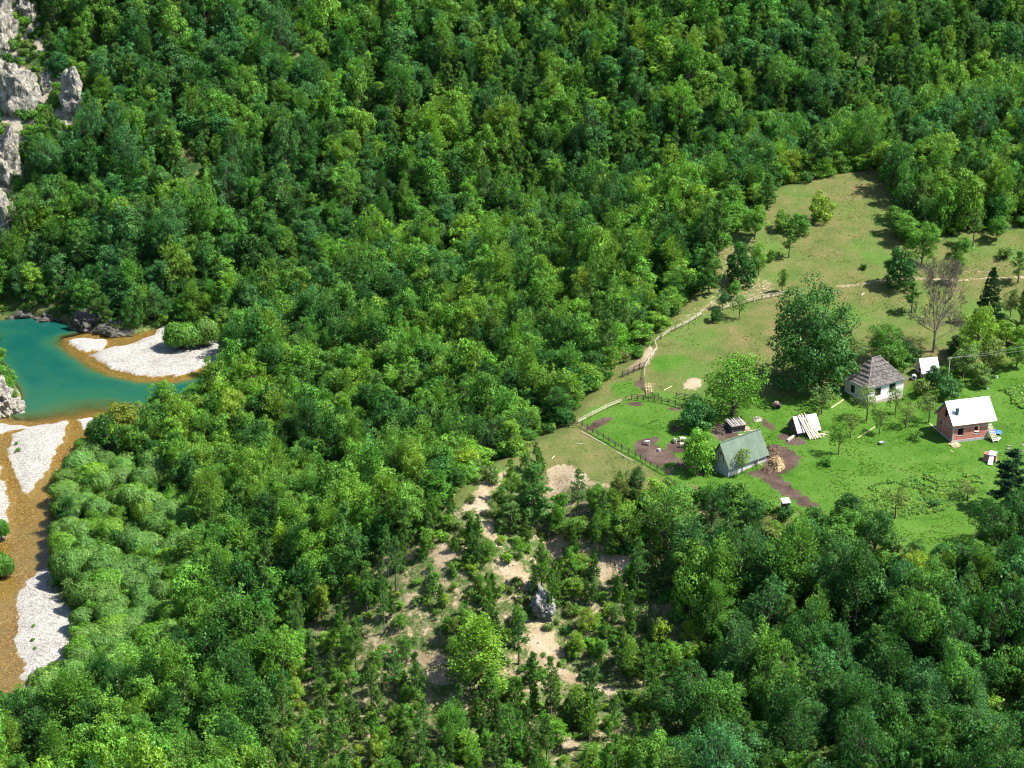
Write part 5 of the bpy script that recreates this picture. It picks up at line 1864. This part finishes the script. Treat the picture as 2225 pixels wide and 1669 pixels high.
# ---- white house ------------------------------------------------------------------
loc, rz = at_corner(1884.5, 881, 33.5)
R = empty('white_house', loc, rz)
tag(R, 'old white plastered house with steep hipped wooden shingle roof', 'house')
L, D, EZ = 10.6, 7.4, 4.25
z0 = -.1
wf = [(2.0, 3.8, 1.65, 3.5), (6.3, 8.2, 1.65, 3.6)]
MB().wall(L, .55, EZ, wf, 0, .3).build('front_wall', PLASTER, R)
MB().wall(L, .55, EZ, [], D - .3, D).build('back_wall', PLASTER, R)
m = MB().wall(D - .6, .55, EZ, [(3.9, 5.2, 1.4, 3.2)], -.3, 0)
m.V = [(y + .3, x + .3, z) for x, y, z in m.V]
m.build('side_wall', PLASTER, R)
m = MB().wall(D - .6, .55, EZ, [], -.3, 0)
m.V = [(L + y, x + .3, z) for x, y, z in m.V]
m.build('side_wall', PLASTER, R)
MB().box(-.05, L + .05, -.05, D + .05, -2.0, .55).build('stone_base', STONE, R)
for a in wf:
    window_parts(R, a[0], a[1], a[2], a[3], .1, GLASS, WOOD_DARK)


def sideways(m):
    m.V = [(y, x, z) for x, y, z in m.V]
    return m


window_parts(R, 4.2, 5.5, 1.4, 3.2, .1, GLASS, WOOD_DARK, xf=sideways)
# roof: rings from the eave to the short ridge, boards laid course by course
ex, ey = .65, .6
NC = 7
prof = [(0, 0), (.13, .085), (.27, .21), (.41, .36), (.56, .52), (.71, .69), (.86, .85), (1.0, 1.0)]
RH = 4.9
rl = 2.3
cxm, cym = L / 2, D / 2


def ring(t, h):
    hx = (L / 2 + ex) * (1 - t) + rl / 2 * t
    hy = (D / 2 + ey) * (1 - t) + .02 * t
    z = EZ - .18 + RH * h
    return [Vector((cxm - hx, cym - hy, z)), Vector((cxm + hx, cym - hy, z)), Vector((cxm + hx, cym + hy, z)), Vector((cxm - hx, cym + hy, z))]


rf = empty('roof', (0, 0, 0))
rf.parent = R
rs = np.random.RandomState(9)
for k in range(NC):
    A_, B_ = ring(*prof[k]), ring(*prof[k + 1])
    for s in range(4):
        a0, a1 = A_[s], A_[(s + 1) % 4]
        b0, b1 = B_[s], B_[(s + 1) % 4]
        ln = (a1 - a0).length
        n = max(2, int(ln / .27))
        nrm = (a1 - a0).cross(b0 - a0).normalized()
        m = MB()
        for i in range(n):
            t0, t1 = i / n, (i + 1) / n - .012
            dn = rs.uniform(-.02, .10)
            lift = .05 + rs.uniform(0, .035)
            p0, p1 = a0.lerp(a1, t0), a0.lerp(a1, t1)
            q0, q1 = b0.lerp(b1, t0), b0.lerp(b1, t1)
            e0, e1 = (p0 - q0) * dn, (p1 - q1) * dn
            m.slab([p0 + e0 + nrm * (lift + .16), p1 + e1 + nrm * (lift + .16), q1 + (q1 - p1) * .06 + nrm * .015, q0 + (q0 - p0) * .06 + nrm * .015], .035,
                   rs.uniform(.65, 1.3) * (1.35 if k < 3 and s == 0 and rs.rand() < .4 else 1) * (1.12 if k < 2 else .95))  # lower courses paler: the light falling there is put into their tone
        o = m.build('shingle_course', WOOD_GREY, rf)
        o['kind'] = 'stuff'
A_, B_ = ring(*prof[0]), ring(*prof[-1])
for s in range(4):  # hip boards
    m = MB()
    for k in range(NC):
        m.beam(ring(*prof[k])[s] + Vector((0, 0, .13)), ring(*prof[k + 1])[s] + Vector((0, 0, .13)), .16, .04, 1.5)
    m.build('hip_board', WOOD_GREY, rf)
MB().beam(B_[0] + Vector((-.25, 0, .16)), B_[1] + Vector((.25, 0, .16)), .3, .07, 1.2).build('ridge_board', WOOD_GREY, rf)
MB().box(-ex + .1, L + ex - .1, -ey + .1, D + ey - .1, EZ - .14, EZ - .06).build('eave_board', WOOD_DARK, R)

p = hit(1985.5, 824)
BR = MB()
o = empty('water_drum', p)
tag(o, 'white round drum lying beside the white house', 'drum')
MB().tube((-.1, -.5, .55), (.1, .5, .55), .55, n=14).build('drum_body', WHITE_TIN, o)
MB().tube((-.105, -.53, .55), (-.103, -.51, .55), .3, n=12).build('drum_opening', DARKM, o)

# ---- tin-roofed hut ---------------------------------------------------------------
loc, rz = at_corner(2003.5, 822, 14)
R = empty('tin_hut', loc, rz)
tag(R, 'small hut with white tin roof and dark red door', 'hut')
L, D = 3.9, 3.4
MB().wall(L, -.6, 1.5, [], 0, .12).build('front_wall', WOOD_PALE, R)
MB().wall(L, -.6, 1.5, [], D - .12, D).build('back_wall', WOOD_PALE, R)
for xx in (0, L - .12):
    m = MB().prism([(0, -.6), (D, -.6), (D, 1.5), (D / 2, 4.0), (0, 1.5)], 0, .12)
    m.V = [(y + xx, x, z) for x, y, z in m.V]
    m.build('gable_wall', WOOD_PALE, R)
m = MB().box(-.05, -.004, .9, 1.9, -.3, 1.9)
m.build('door', REDW, R)
for k in range(4):
    a, bq = -.3 + k * 1.13, -.3 + (k + 1) * 1.13 - .02
    MB().slab([(a, -.35, 1.15), (bq, -.35, 1.15), (bq, D / 2, 4.15), (a, D / 2, 4.15)], .05, RNG.uniform(.95, 1.05)).build('roof_sheet', WHITE_TIN, R)
    MB().slab([(bq, D + .35, 1.15), (a, D + .35, 1.15), (a, D / 2, 4.15), (bq, D / 2, 4.15)], .05, RNG.uniform(.95, 1.05)).build('roof_sheet', WHITE_TIN, R)

# ---- green-roofed barn ------------------------------------------------------------
loc, rz = at_corner(1582.3, 1037.5, 40)
R = empty('barn', loc, rz)
tag(R, 'long grey block barn with green metal roof and board gable', 'barn')
L, D, EZ, RZ = 11.2, 4.9, 2.65, 6.7
MB().wall(L, -1.6, EZ, [(7.6, 8.6, -.2, 1.9)], 0, .3).build('front_wall', BLOCK_M, R)
MB().box(7.6, 8.6, .1, .18, -.2, 1.9).build('door', WOOD_DARK, R)
MB().wall(L, -1.6, EZ, [], D - .3, D).build('back_wall', BLOCK_M, R)
for xx in (0, L - .3):
    m = MB().wall(D - .6, -1.6, EZ, [], 0, .3)
    m.V = [(y + xx, x + .3, z) for x, y, z in m.V]
    m.build('end_wall', BLOCK_M, R)
rs = np.random.RandomState(3)
for xx in (-.06, L - .02):
    nb = 18
    for k in range(nb):
        y0, y1 = D * k / nb, D * (k + 1) / nb - .03
        h = lambda y: EZ + (RZ - .25 - EZ) * (1 - abs(y - D / 2) / (D / 2))
        m = MB().prism([(y0, EZ - .05), (y1, EZ - .05), (y1, h(y1)), (y0, h(y0))], 0, .08, rs.uniform(.75, 1.15))
        m.V = [(y + xx, x, z) for x, y, z in m.V]
        m.build('gable_board', WOOD_PALE if k % 5 else WOOD_GREY, R)
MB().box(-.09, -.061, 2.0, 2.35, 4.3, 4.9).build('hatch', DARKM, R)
ov = .5
sl = (RZ - EZ) / (D / 2)
nk = 9
for side in (0, 1):
    for k in range(nk):
        for j in range(2):
            a, bq = -.35 + (L + .7) * k / nk, -.35 + (L + .7) * (k + 1) / nk + .02
            t0, t1 = (0, .52) if j == 0 else (.50, 1.0)
            P0 = lambda t: (-ov + (D / 2 + ov) * t, EZ + .12 - ov * sl + (RZ - EZ + ov * sl) * t)
            (ya, za), (yb, zb_) = P0(t0), P0(t1)
            m = MB()
            lift = .0 if j == 0 else .03
            tn = RNG.uniform(.88, 1.12)
            for c_ in range(6):     # corrugation ribs
                xa, xb = a + (bq - a) * c_ / 6, a + (bq - a) * (c_ + 1) / 6
                dz = .035 * (c_ % 2)
                q = [(xa, ya, za + lift + dz), (xb, ya, za + lift + dz), (xb, yb, zb_ + lift + dz), (xa, yb, zb_ + lift + dz)]
                if side:
                    q = [(x, D - y, z) for x, y, z in q]
                    q = [q[1], q[0], q[3], q[2]]
                m.slab(q, .03, tn)
            m.build('roof_sheet', GREEN_TIN, R)
MB().beam((-.4, D / 2, RZ + .2), (L + .4, D / 2, RZ + .2), .35, .06).build('ridge_cap', GREEN_TIN, R)
MB().beam((8.6, -1.0, -.35), (7.1, -.12, 2.4), .12, .12).build('leaning_pole', WOOD_PALE, R)
MB().beam((9.2, -1.5, -.35), (8.2, -.12, 1.7), .14, .06).build('leaning_pole', WOOD_PALE, R)

# ---- straw and dung heap ----------------------------------------------------------
heap('straw_heap', 'heap of pale straw and manure right of the barn', 'heap', 1688, 1010, 34, 26, 1.5, STRAW, 12, 90, (.4, 1.0))
heap('dung_heap', 'dark brown manure mound behind the straw heap', 'heap', 1676, 985, 44, 20, 1.7, DUNG, 13, 60, (.3, .8))
heap('dung_heap', 'dark manure spill at the barn corner path', 'heap', 1668, 1022, 28, 14, .6, DUNG, 14, 30, (.3, .6))

# ---- collapsed shed ---------------------------------------------------------------
loc, rz = at_corner(1733, 950, 20)
R = empty('collapsed_shed', loc, rz)
tag(R, 'tumbledown shed with rusty tin roof buried under leaning planks', 'shed')
L, D = 5.3, 4.6
for xx in (0, L - .15):
    m = MB().prism([(0, -.5), (D, -.5), (D, 1.0), (D / 2, 3.7), (0, 1.0)], 0, .15)
    m.V = [(y + xx, x, z) for x, y, z in m.V]
    m.build('gable_wall', WOOD_DARK, R)
MB().wall(L, -.5, 1.0, [], 0, .12).build('front_wall', WOOD_DARK, R)
MB().wall(L, -.5, 1.0, [], D - .12, D).build('back_wall', WOOD_DARK, R)
for k in range(5):
    a, bq = -.2 + k * 1.14, -.2 + (k + 1) * 1.14 - .02
    MB().slab([(a, -.25, .95), (bq, -.25, .95), (bq, D / 2, 3.85), (a, D / 2, 3.85)], .04, RNG.uniform(.8, 1.1)).build('roof_sheet', RUST_TIN, R)
    MB().slab([(bq, D + .25, .95), (a, D + .25, .95), (a, D / 2, 3.85), (bq, D / 2, 3.85)], .04, RNG.uniform(.8, 1.1)).build('roof_sheet', RUST_TIN, R)
rs = np.random.RandomState(8)
for k in range(20):
    t = k / 19
    xt = .9 + t * 2.4 + rs.uniform(-.15, .15)
    xb = xt + .5 + rs.uniform(-.1, 1.2)
    top = rs.uniform(.55, 1.06)
    yb = -1.5 - rs.uniform(0, .9)
    m = MB().beam((xb, yb, -.05 + rs.uniform(0, .3)), (xt, D / 2 * top, .95 + 2.9 * top + .16 + rs.uniform(0, .22)), rs.uniform(.14, .24), .05, rs.uniform(.75, 1.25))
    m.build('leaning_plank', WOOD_PALE, R)
for k in range(16):
    x, y = rs.uniform(3.8, 6.6), rs.uniform(-2.2, -.3)
    a = rs.uniform(-.9, .9)
    ln = rs.uniform(.6, 1.6)
    z = .06 + rs.uniform(0, .45)
    MB().beam((x - math.cos(a) * ln / 2, y - math.sin(a) * ln / 2, z), (x + math.cos(a) * ln / 2, y + math.sin(a) * ln / 2, z + rs.uniform(-.1, .1)), .16, .06, rs.uniform(.8, 1.2)).build('fallen_plank', WOOD_NEW if k % 3 else WOOD_PALE, R)
lying('log', 'pale sawn log lying on bare earth left of the collapsed shed', 'log', (1711, 959), (1727, 948), .45, .4, WOOD_PALE, .2)

# ---- low log pigsty ----------------------------------------------------------------
loc, rz = at_corner(1590, 941, 22)
R = empty('log_sty', loc, rz)
tag(R, 'low dark log sty with plank lid roof beside the big open tree', 'sty')
rs = np.random.RandomState(6)
for k in range(6):
    for (p_, q_) in (((-.2, 0), (3.0, 0)), ((0, -.2), (0, 2.6)), ((3, -.2), (3, 2.6)), ((-.2, 2.4), (3.0, 2.4))):
        MB().tube((p_[0], p_[1], .05 + k * .26 + (.12 if p_[0] != -.2 else 0)), (q_[0], q_[1], .05 + k * .26 + (.12 if p_[0] != -.2 else 0)), .13, n=7, tone=rs.uniform(.7, 1.2)).build('wall_log', WOOD_DARK if k % 2 else WOOD_GREY, R)
for k in range(9):
    MB().slab([(-.3 + k * .42, -.5, 1.6), (-.3 + k * .42 + .38, -.5, 1.6), (-.3 + k * .42 + .38, 2.8, 2.1), (-.3 + k * .42, 2.8, 2.1)], .06, rs.uniform(.6, 1.6)).build('roof_board', WOOD_GREY, R)
for k in range(3):
    MB().beam((.2 + k * 1.4, -.45, 1.70), (.2 + k * 1.4, 2.75, 2.2), .12, .07, 2.0).build('roof_batten', WOOD_PALE, R)
for (a, b_, nm) in (((1608, 924), (1625, 917), 'log pile stick behind the sty'), ((1612, 930), (1646, 934), ''), ((1606, 943), (1628, 938), '')):
    pass
lying('log', 'dark log leaning off the right side of the sty', 'log', (1610, 930), (1627, 920), .35, .35, WOOD_DARK, .3)
lying('plank', 'yellow plank on the grass right of the log sty', 'plank', (1616, 938), (1647, 934), .2, .08, WOOD_NEW)
lying('plank', 'pale beam on the grass just behind the barn roof', 'plank', (1604, 946), (1634, 941), .25, .1, WOOD_NEW)
heap('scrap_pile', 'pile of broken boards between the sty and bluish bush', 'pile', 1562, 938, 30, 12, .7, WOOD_DARK, 15, 60, (.6, 1.6))
heap('firewood_pile', 'scatter of cut firewood right of the log sty', 'pile', 1622, 933, 18, 6, .35, WOOD_PALE, 16, 34, (.3, .8))
heap('stone_pile', 'weathered heap of stones and timber on the lawn above the shed', 'pile', 1646, 912, 22, 9, .5, STONE, 17, 24, (.3, .6))

# ---- clay oven --------------------------------------------------------------------
p = hit(1688, 884)
R = empty('clay_oven', p, -.3)
tag(R, 'small domed clay mound with dark opening near the huge tree', 'oven')
me = rock_mesh('oven_dome', 71, (2.1, 2.0, 2.2), 3, .12, 3)
me.materials.clear()
me.materials.append(plain_mat('clay', [(.20, .13, .09), (.34, .24, .18)], 3))
o = mesh_obj('dome', me, R)
o.location = (0, 0, .25)
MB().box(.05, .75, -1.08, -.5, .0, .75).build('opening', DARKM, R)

# ---- outhouse ---------------------------------------------------------------------
loc, rz = at_corner(1701, 1113, 8)
R = empty('outhouse', loc, rz)
tag(R, 'tiny wooden outhouse with flat white roof at the lawn edge', 'outhouse')
for k in range(6):
    MB().box(k * .22, k * .22 + .21, -.03, 0, -.5, 1.93, RNG.uniform(.8, 1.2)).build('wall_board', WOOD_DARK, R)
    MB().box(k * .22, k * .22 + .21, 1.3, 1.33, -.5, 1.93, RNG.uniform(.8, 1.2)).build('wall_board', WOOD_DARK, R)
    MB().box(-.03, 0, k * .22, k * .22 + .21, -.5, 1.93, RNG.uniform(.8, 1.2)).build('wall_board', WOOD_DARK, R)
    MB().box(1.32, 1.35, k * .22, k * .22 + .21, -.5, 1.93, RNG.uniform(.8, 1.2)).build('wall_board', WOOD_DARK, R)
MB().slab([(-.2, -.25, 2.02), (1.52, -.25, 2.02), (1.52, 1.55, 2.35), (-.2, 1.55, 2.35)], .06).build('roof', WHITE_TIN, R)

# ---- fences -----------------------------------------------------------------------
def fence(label, pts, K, rails=3, h=1.15, step=2.4, mat=WOOD_DARK, post=.12, rail=.09, lean=.05, name='rail_fence', gap=.30):
    ox, oy, s = K
    P = [hit(ox + u * s, oy + v * s) for u, v in pts]
    root = empty(name, P[0])
    tag(root, label, 'fence')
    O = Vector(P[0])
    prev = None
    for a, b in zip(P[:-1], P[1:]):
        ln = float(np.hypot(*(b - a)[:2]))
        n = max(1, round(ln / step))
        for i in range(n + (1 if b is P[-1] else 0)):
            t = i / n
            x, y = a[0] + (b[0] - a[0]) * t, a[1] + (b[1] - a[1]) * t
            base = Vector((x, y, ground(x, y))) - O
            tip = base + Vector((RNG.uniform(-lean, lean), RNG.uniform(-lean, lean), h + RNG.uniform(-.08, .22)))
            MB().beam(base - Vector((0, 0, .3)), tip, post, post, RNG.uniform(.7, 1.2)).build('post', mat, root)
            if prev is not None:
                for k in range(rails):
                    z0 = h - .12 - k * gap + RNG.uniform(-.05, .05)
                    z1 = z0 + RNG.uniform(-.10, .10)
                    d = (base - prev).normalized() * .15
                    off = Vector((d.y, -d.x, 0)).normalized() * (post * .5 + .03)
                    MB().beam(prev - d + Vector((0, 0, z0)) + off, base + d + Vector((0, 0, z1)) + off, .05, rail, RNG.uniform(.75, 1.2)).build('rail', mat, root)
            prev = base
    return root


fence('long pale rail fence curving along the meadow above the huge tree', [(1620, 508), (1470, 535), (1285, 575), (1035, 645), (950, 670)], K4, 3, 1.25, 2.6, WOOD_PALE)
fence('pale rail fence section descending the meadow edge', [(730, 725), (590, 810), (440, 885), (370, 915), (290, 975)], K4, 3, 1.25, 2.6, WOOD_PALE)
fence('leaning pale fence between the upper fence and dark panel', [(270, 985), (215, 1035), (240, 1105), (170, 1200), (108, 1310), (106, 1420)], K4, 2, 1.2, 2.8, WOOD_PALE)
fence('dark panel fence on the rim behind the corral', [(1252, 195), (1130, 245), (1005, 300)], K3, 5, 1.5, 1.8, WOOD_DARK, gap=.26, rail=.13)
fence('dark rail fence along the upper side of the corral', [(1105, 535), (1230, 555), (1350, 560), (1500, 585), (1660, 640)], K3, 4, 1.35, 1.6, WOOD_DARK, gap=.28)
fence('short doubled dark fence behind the upper corral side', [(1255, 500), (1395, 530)], K3, 3, 1.3, 1.5, WOOD_DARK)
fence('short dark rail fence left of the big open tree', [(1585, 520), (1770, 550)], K3, 4, 1.4, 2.2, WOOD_DARK, gap=.32)
fence('pale rail fence along the left side of the corral', [(530, 800), (680, 720), (820, 650), (985, 580)], K3, 3, 1.2, 3.0, WOOD_PALE)
fence('long dark rail fence along the near side of the corral', [(430, 845), (570, 835), (740, 935), (860, 1005), (1000, 1085), (1150, 1160), (1310, 1260), (1460, 1345)], K3, 3, 1.3, 2.0, WOOD_DARK)
fence('weathered grey fence piece on the slope below the meadow tip', [(1600, 360), (1680, 450)], K8, 4, 1.2, 1.8, WOOD_GREY)
# gate
p = hit(1451, 1033)
R = empty('wooden_gate', p, math.radians(12))
tag(R, 'dark wooden picket gate at the near corner of the corral', 'gate')
for k in range(7):
    MB().box(-.4 + k * .2, -.4 + k * .2 + .13, -.02, .02, -.05, 1.45 + RNG.uniform(-.08, .1), RNG.uniform(.8, 1.4)).build('picket', WOOD_DARK, R)
for k in range(7):
    MB().box(1.05, 1.09, -.1 + k * .19, -.1 + k * .19 + .13, -.05, 1.45 + RNG.uniform(-.08, .1), RNG.uniform(1.2, 2.2)).build('picket', WOOD_DARK, R)
for z in (.35, 1.1):
    MB().beam((-.45, .05, z), (1.05, .05, z), .05, .1).build('crossbar', WOOD_DARK, R)
    MB().beam((1.02, -.1, z), (1.02, 1.3, z), .05, .1).build('crossbar', WOOD_DARK, R)

for a, b_, lab, w, mt in (((1263, 938), (1317, 968), 'long pale pole lying along the outside of the near corral fence', .14, WOOD_PALE),
                          ((1339, 982), (1374, 1002), 'shorter pale pole lying beside the near corral fence', .14, WOOD_PALE),
                          ((1250, 964), (1266, 965), 'white stick lying on the grass tip left of the corral', .12, WOOD_PALE),
                          ((1199, 998), (1205, 991), 'small pale stick on the grass above the sandy scarp', .14, WOOD_PALE),
                          ((1442, 849), (1460, 839), 'single yellow pole lying on the meadow right of the rack', .14, WOOD_NEW),
                          ((1864, 952), (1901, 928), 'long yellow pole lying under the orchard trees', .16, WOOD_NEW),
                          ((1806, 887), (1833, 869), 'pale beam lying on the grass left of the white house', .25, WOOD_NEW),
                          ((1872, 642), (1878, 637), 'short white log on the meadow right of the huge tree', .3, WOOD_PALE)):
    lying('pole', lab, 'pole', a, b_, w, .1, mt)
# rack of new poles
p = hit(1414, 856)
R = empty('pole_rack', p, .05)
tag(R, 'upright rack of new yellow poles on the meadow above the corral', 'rack')
for k, x in enumerate((-.9, -.3, .3)):
    MB().beam((x, 0, -.1), (x + .1 - .25 * (k == 2), 2.6, 1.5), .1, .1).build('pole', WOOD_NEW, R)
for k in range(4):
    MB().beam((-1.1, .3 + k * .65, .28 + k * .38), (.75 + .5 * (k == 3), .3 + k * .65, .3 + k * .38), .09, .09).build('crosspiece', WOOD_NEW, R)
MB().beam((.3, 2.2, 0), (.3, 2.2, 1.4), .1, .1).build('prop', WOOD_NEW, R)
MB().beam((-.9, 2.2, 0), (-.9, 2.2, 1.4), .1, .1).build('prop', WOOD_NEW, R)

# ---- utility pole and lines -----------------------------------------------------------
p = hit(2058, 850)
R = empty('utility_pole', p)
tag(R, 'thin wooden utility pole carrying wires beside the tin hut', 'pole')
PH = 8.0
MB().tube((0, 0, -.4), (0, 0, PH), .13, .09, 8).build('shaft', WOOD_PALE, R)
MB().beam((-.5, 0, PH - .25), (.5, 0, PH - .25), .1, .1).build('crossarm', WOOD_PALE, R)
top = Vector(p) + Vector((0, 0, PH - .15))


def wire(name, label, a, b, sag, r=.014):
    m = MB()
    n = 14
    O = Vector(a)
    pts = [Vector(a).lerp(Vector(b), i / n) - Vector((0, 0, sag * 4 * (i / n) * (1 - i / n))) - O for i in range(n + 1)]
    for s, e in zip(pts[:-1], pts[1:]):
        m.tube(s, e, r, n=4)
    o = m.build(name, METAL)
    o.location = O
    return tag(o, label, 'wire')


wire('overhead_wire', 'upper overhead wire running right from the utility pole', top + Vector((.4, 0, .05)), top + Vector((38, 10, 4)), .8)
wire('overhead_wire', 'lower overhead wire running right from the utility pole', top + Vector((-.4, 0, .05)), top + Vector((38, 9, 3)), 1.2)
pw = hit(1976, 812)
wire('house_cable', 'sagging cable from the utility pole to the white house', Vector(p) + Vector((0, 0, 3.0)), Vector((pw[0] - 1, pw[1] - 1, pw[2] + 2.6)), .7, .02)
p1, p2 = hit(1812, 872), hit(1842, 848)
wire('clothes_line', 'pale line stretched from the ground to the white house side', Vector(p1) + Vector((0, 0, .05)), Vector(p2) + Vector((.5, .5, 1.6)), .2, .035)

# ---- wheelbarrow --------------------------------------------------------------------
p = hit(1915, 966)
R = empty('wheelbarrow', p, .2)
tag(R, 'pale wheelbarrow standing on the open lawn', 'wheelbarrow')
m = MB()
V = [(-.45, -.3, .62), (.55, -.32, .68), (.55, .32, .68), (-.45, .3, .62), (-.25, -.18, .32), (.32, -.18, .32), (.32, .18, .32), (-.25, .18, .32)]
m.add(V, [(4, 7, 6, 5), (0, 4, 5, 1), (1, 5, 6, 2), (2, 6, 7, 3), (3, 7, 4, 0)])
t_ = m.build('tray', WHITE_TIN, R)
t_.modifiers.new('thickness', 'SOLIDIFY').thickness = .03
for y in (-.22, .22):
    MB().beam((-.55, y * .3, .22), (1.15, y * 1.3, .62), .04, .04).build('handle', METAL, R)
    MB().beam((.35, y, .35), (.4, y, 0), .04, .04).build('leg', METAL, R)
MB().tube((-.6, -.06, .2), (-.6, .06, .2), .2, n=14).build('wheel', DARKM, R)

# ---- sheep ------------------------------------------------------------------------
def sheep(label, u, v, rz, graze=True):
    p = hit(u, v)
    R = empty('sheep', p, rz)
    tag(R, label, 'sheep', 'sheep resting in the corral shade')
    me = bpy.data.meshes.new('sheep_body')
    hz = .42 if graze else .95
    Vs = [(-.5, 0, .72), (-.2, 0, .76), (.2, 0, .74), (.5, 0, .74), (.72, 0, (.74 + hz) / 2 + .05), (.92, 0, hz),
          (-.45, .14, .45), (-.48, .14, .22), (-.45, .14, .02), (-.45, -.14, .45), (-.50, -.14, .22), (-.46, -.14, .02),
          (.42, .13, .42), (.44, .13, .2), (.42, .13, .02), (.42, -.13, .42), (.40, -.13, .2), (.42, -.13, .02), (-.62, 0, .62)]
    Es = [(0, 1), (1, 2), (2, 3), (3, 4), (4, 5), (0, 6), (6, 7), (7, 8), (0, 9), (9, 10), (10, 11), (3, 12), (12, 13), (13, 14), (3, 15), (15, 16), (16, 17), (0, 18)]
    rad = [.25, .31, .30, .25, .15, .09, .11, .055, .045, .11, .055, .045, .10, .05, .045, .10, .05, .045, .06]
    me.from_pydata(Vs, Es, [])
    o = mesh_obj('body', me, R)
    o.modifiers.new('skin', 'SKIN')
    for i, r in enumerate(rad):
        me.skin_vertices[0].data[i].radius = (r, r)
    me.skin_vertices[0].data[1].use_root = True
    ss = o.modifiers.new('smooth', 'SUBSURF')
    ss.levels = ss.render_levels = 2
    me.materials.append(WOOL)
    hd = rock_mesh('sheep_head', 81, (.32, .17, .2), 2, .05, 3)
    hd.materials.clear()
    hd.materials.append(SHEEPF)
    h = mesh_obj('face', hd, R)
    h.location = (1.0, 0, hz - .04)
    h.rotation_euler = (0, .6 if graze else .2, 0)
    return R


sheep('leftmost white sheep in the shade of the corral tree', 1466, 962, 1.9)
sheep('sheep facing right beside the leftmost one in the corral shade', 1482, 959, .3)
sheep('nearest sheep lying low under the corral tree', 1483, 972, .1, False)
sheep('single sheep out in the sun in the middle of the corral', 1406, 967, 2.8)
for u, v, lab in ((2145, 845, 'small white bucket on the path above the brick house'), (2165, 821, 'white bucket on the lawn at the top of the garden'), (1432, 980, 'white feed tub on the bare corral earth')):
    p = hit(u, v)
    o = empty('bucket', p)
    tag(o, lab, 'bucket')
    MB().tube((0, 0, 0), (0, 0, .5), .26, .34, 12).build('body', WHITE_T, o)
    MB().tube((0, 0, .5), (0, 0, .53), .36, .36, 12).build('rim', METAL, o)
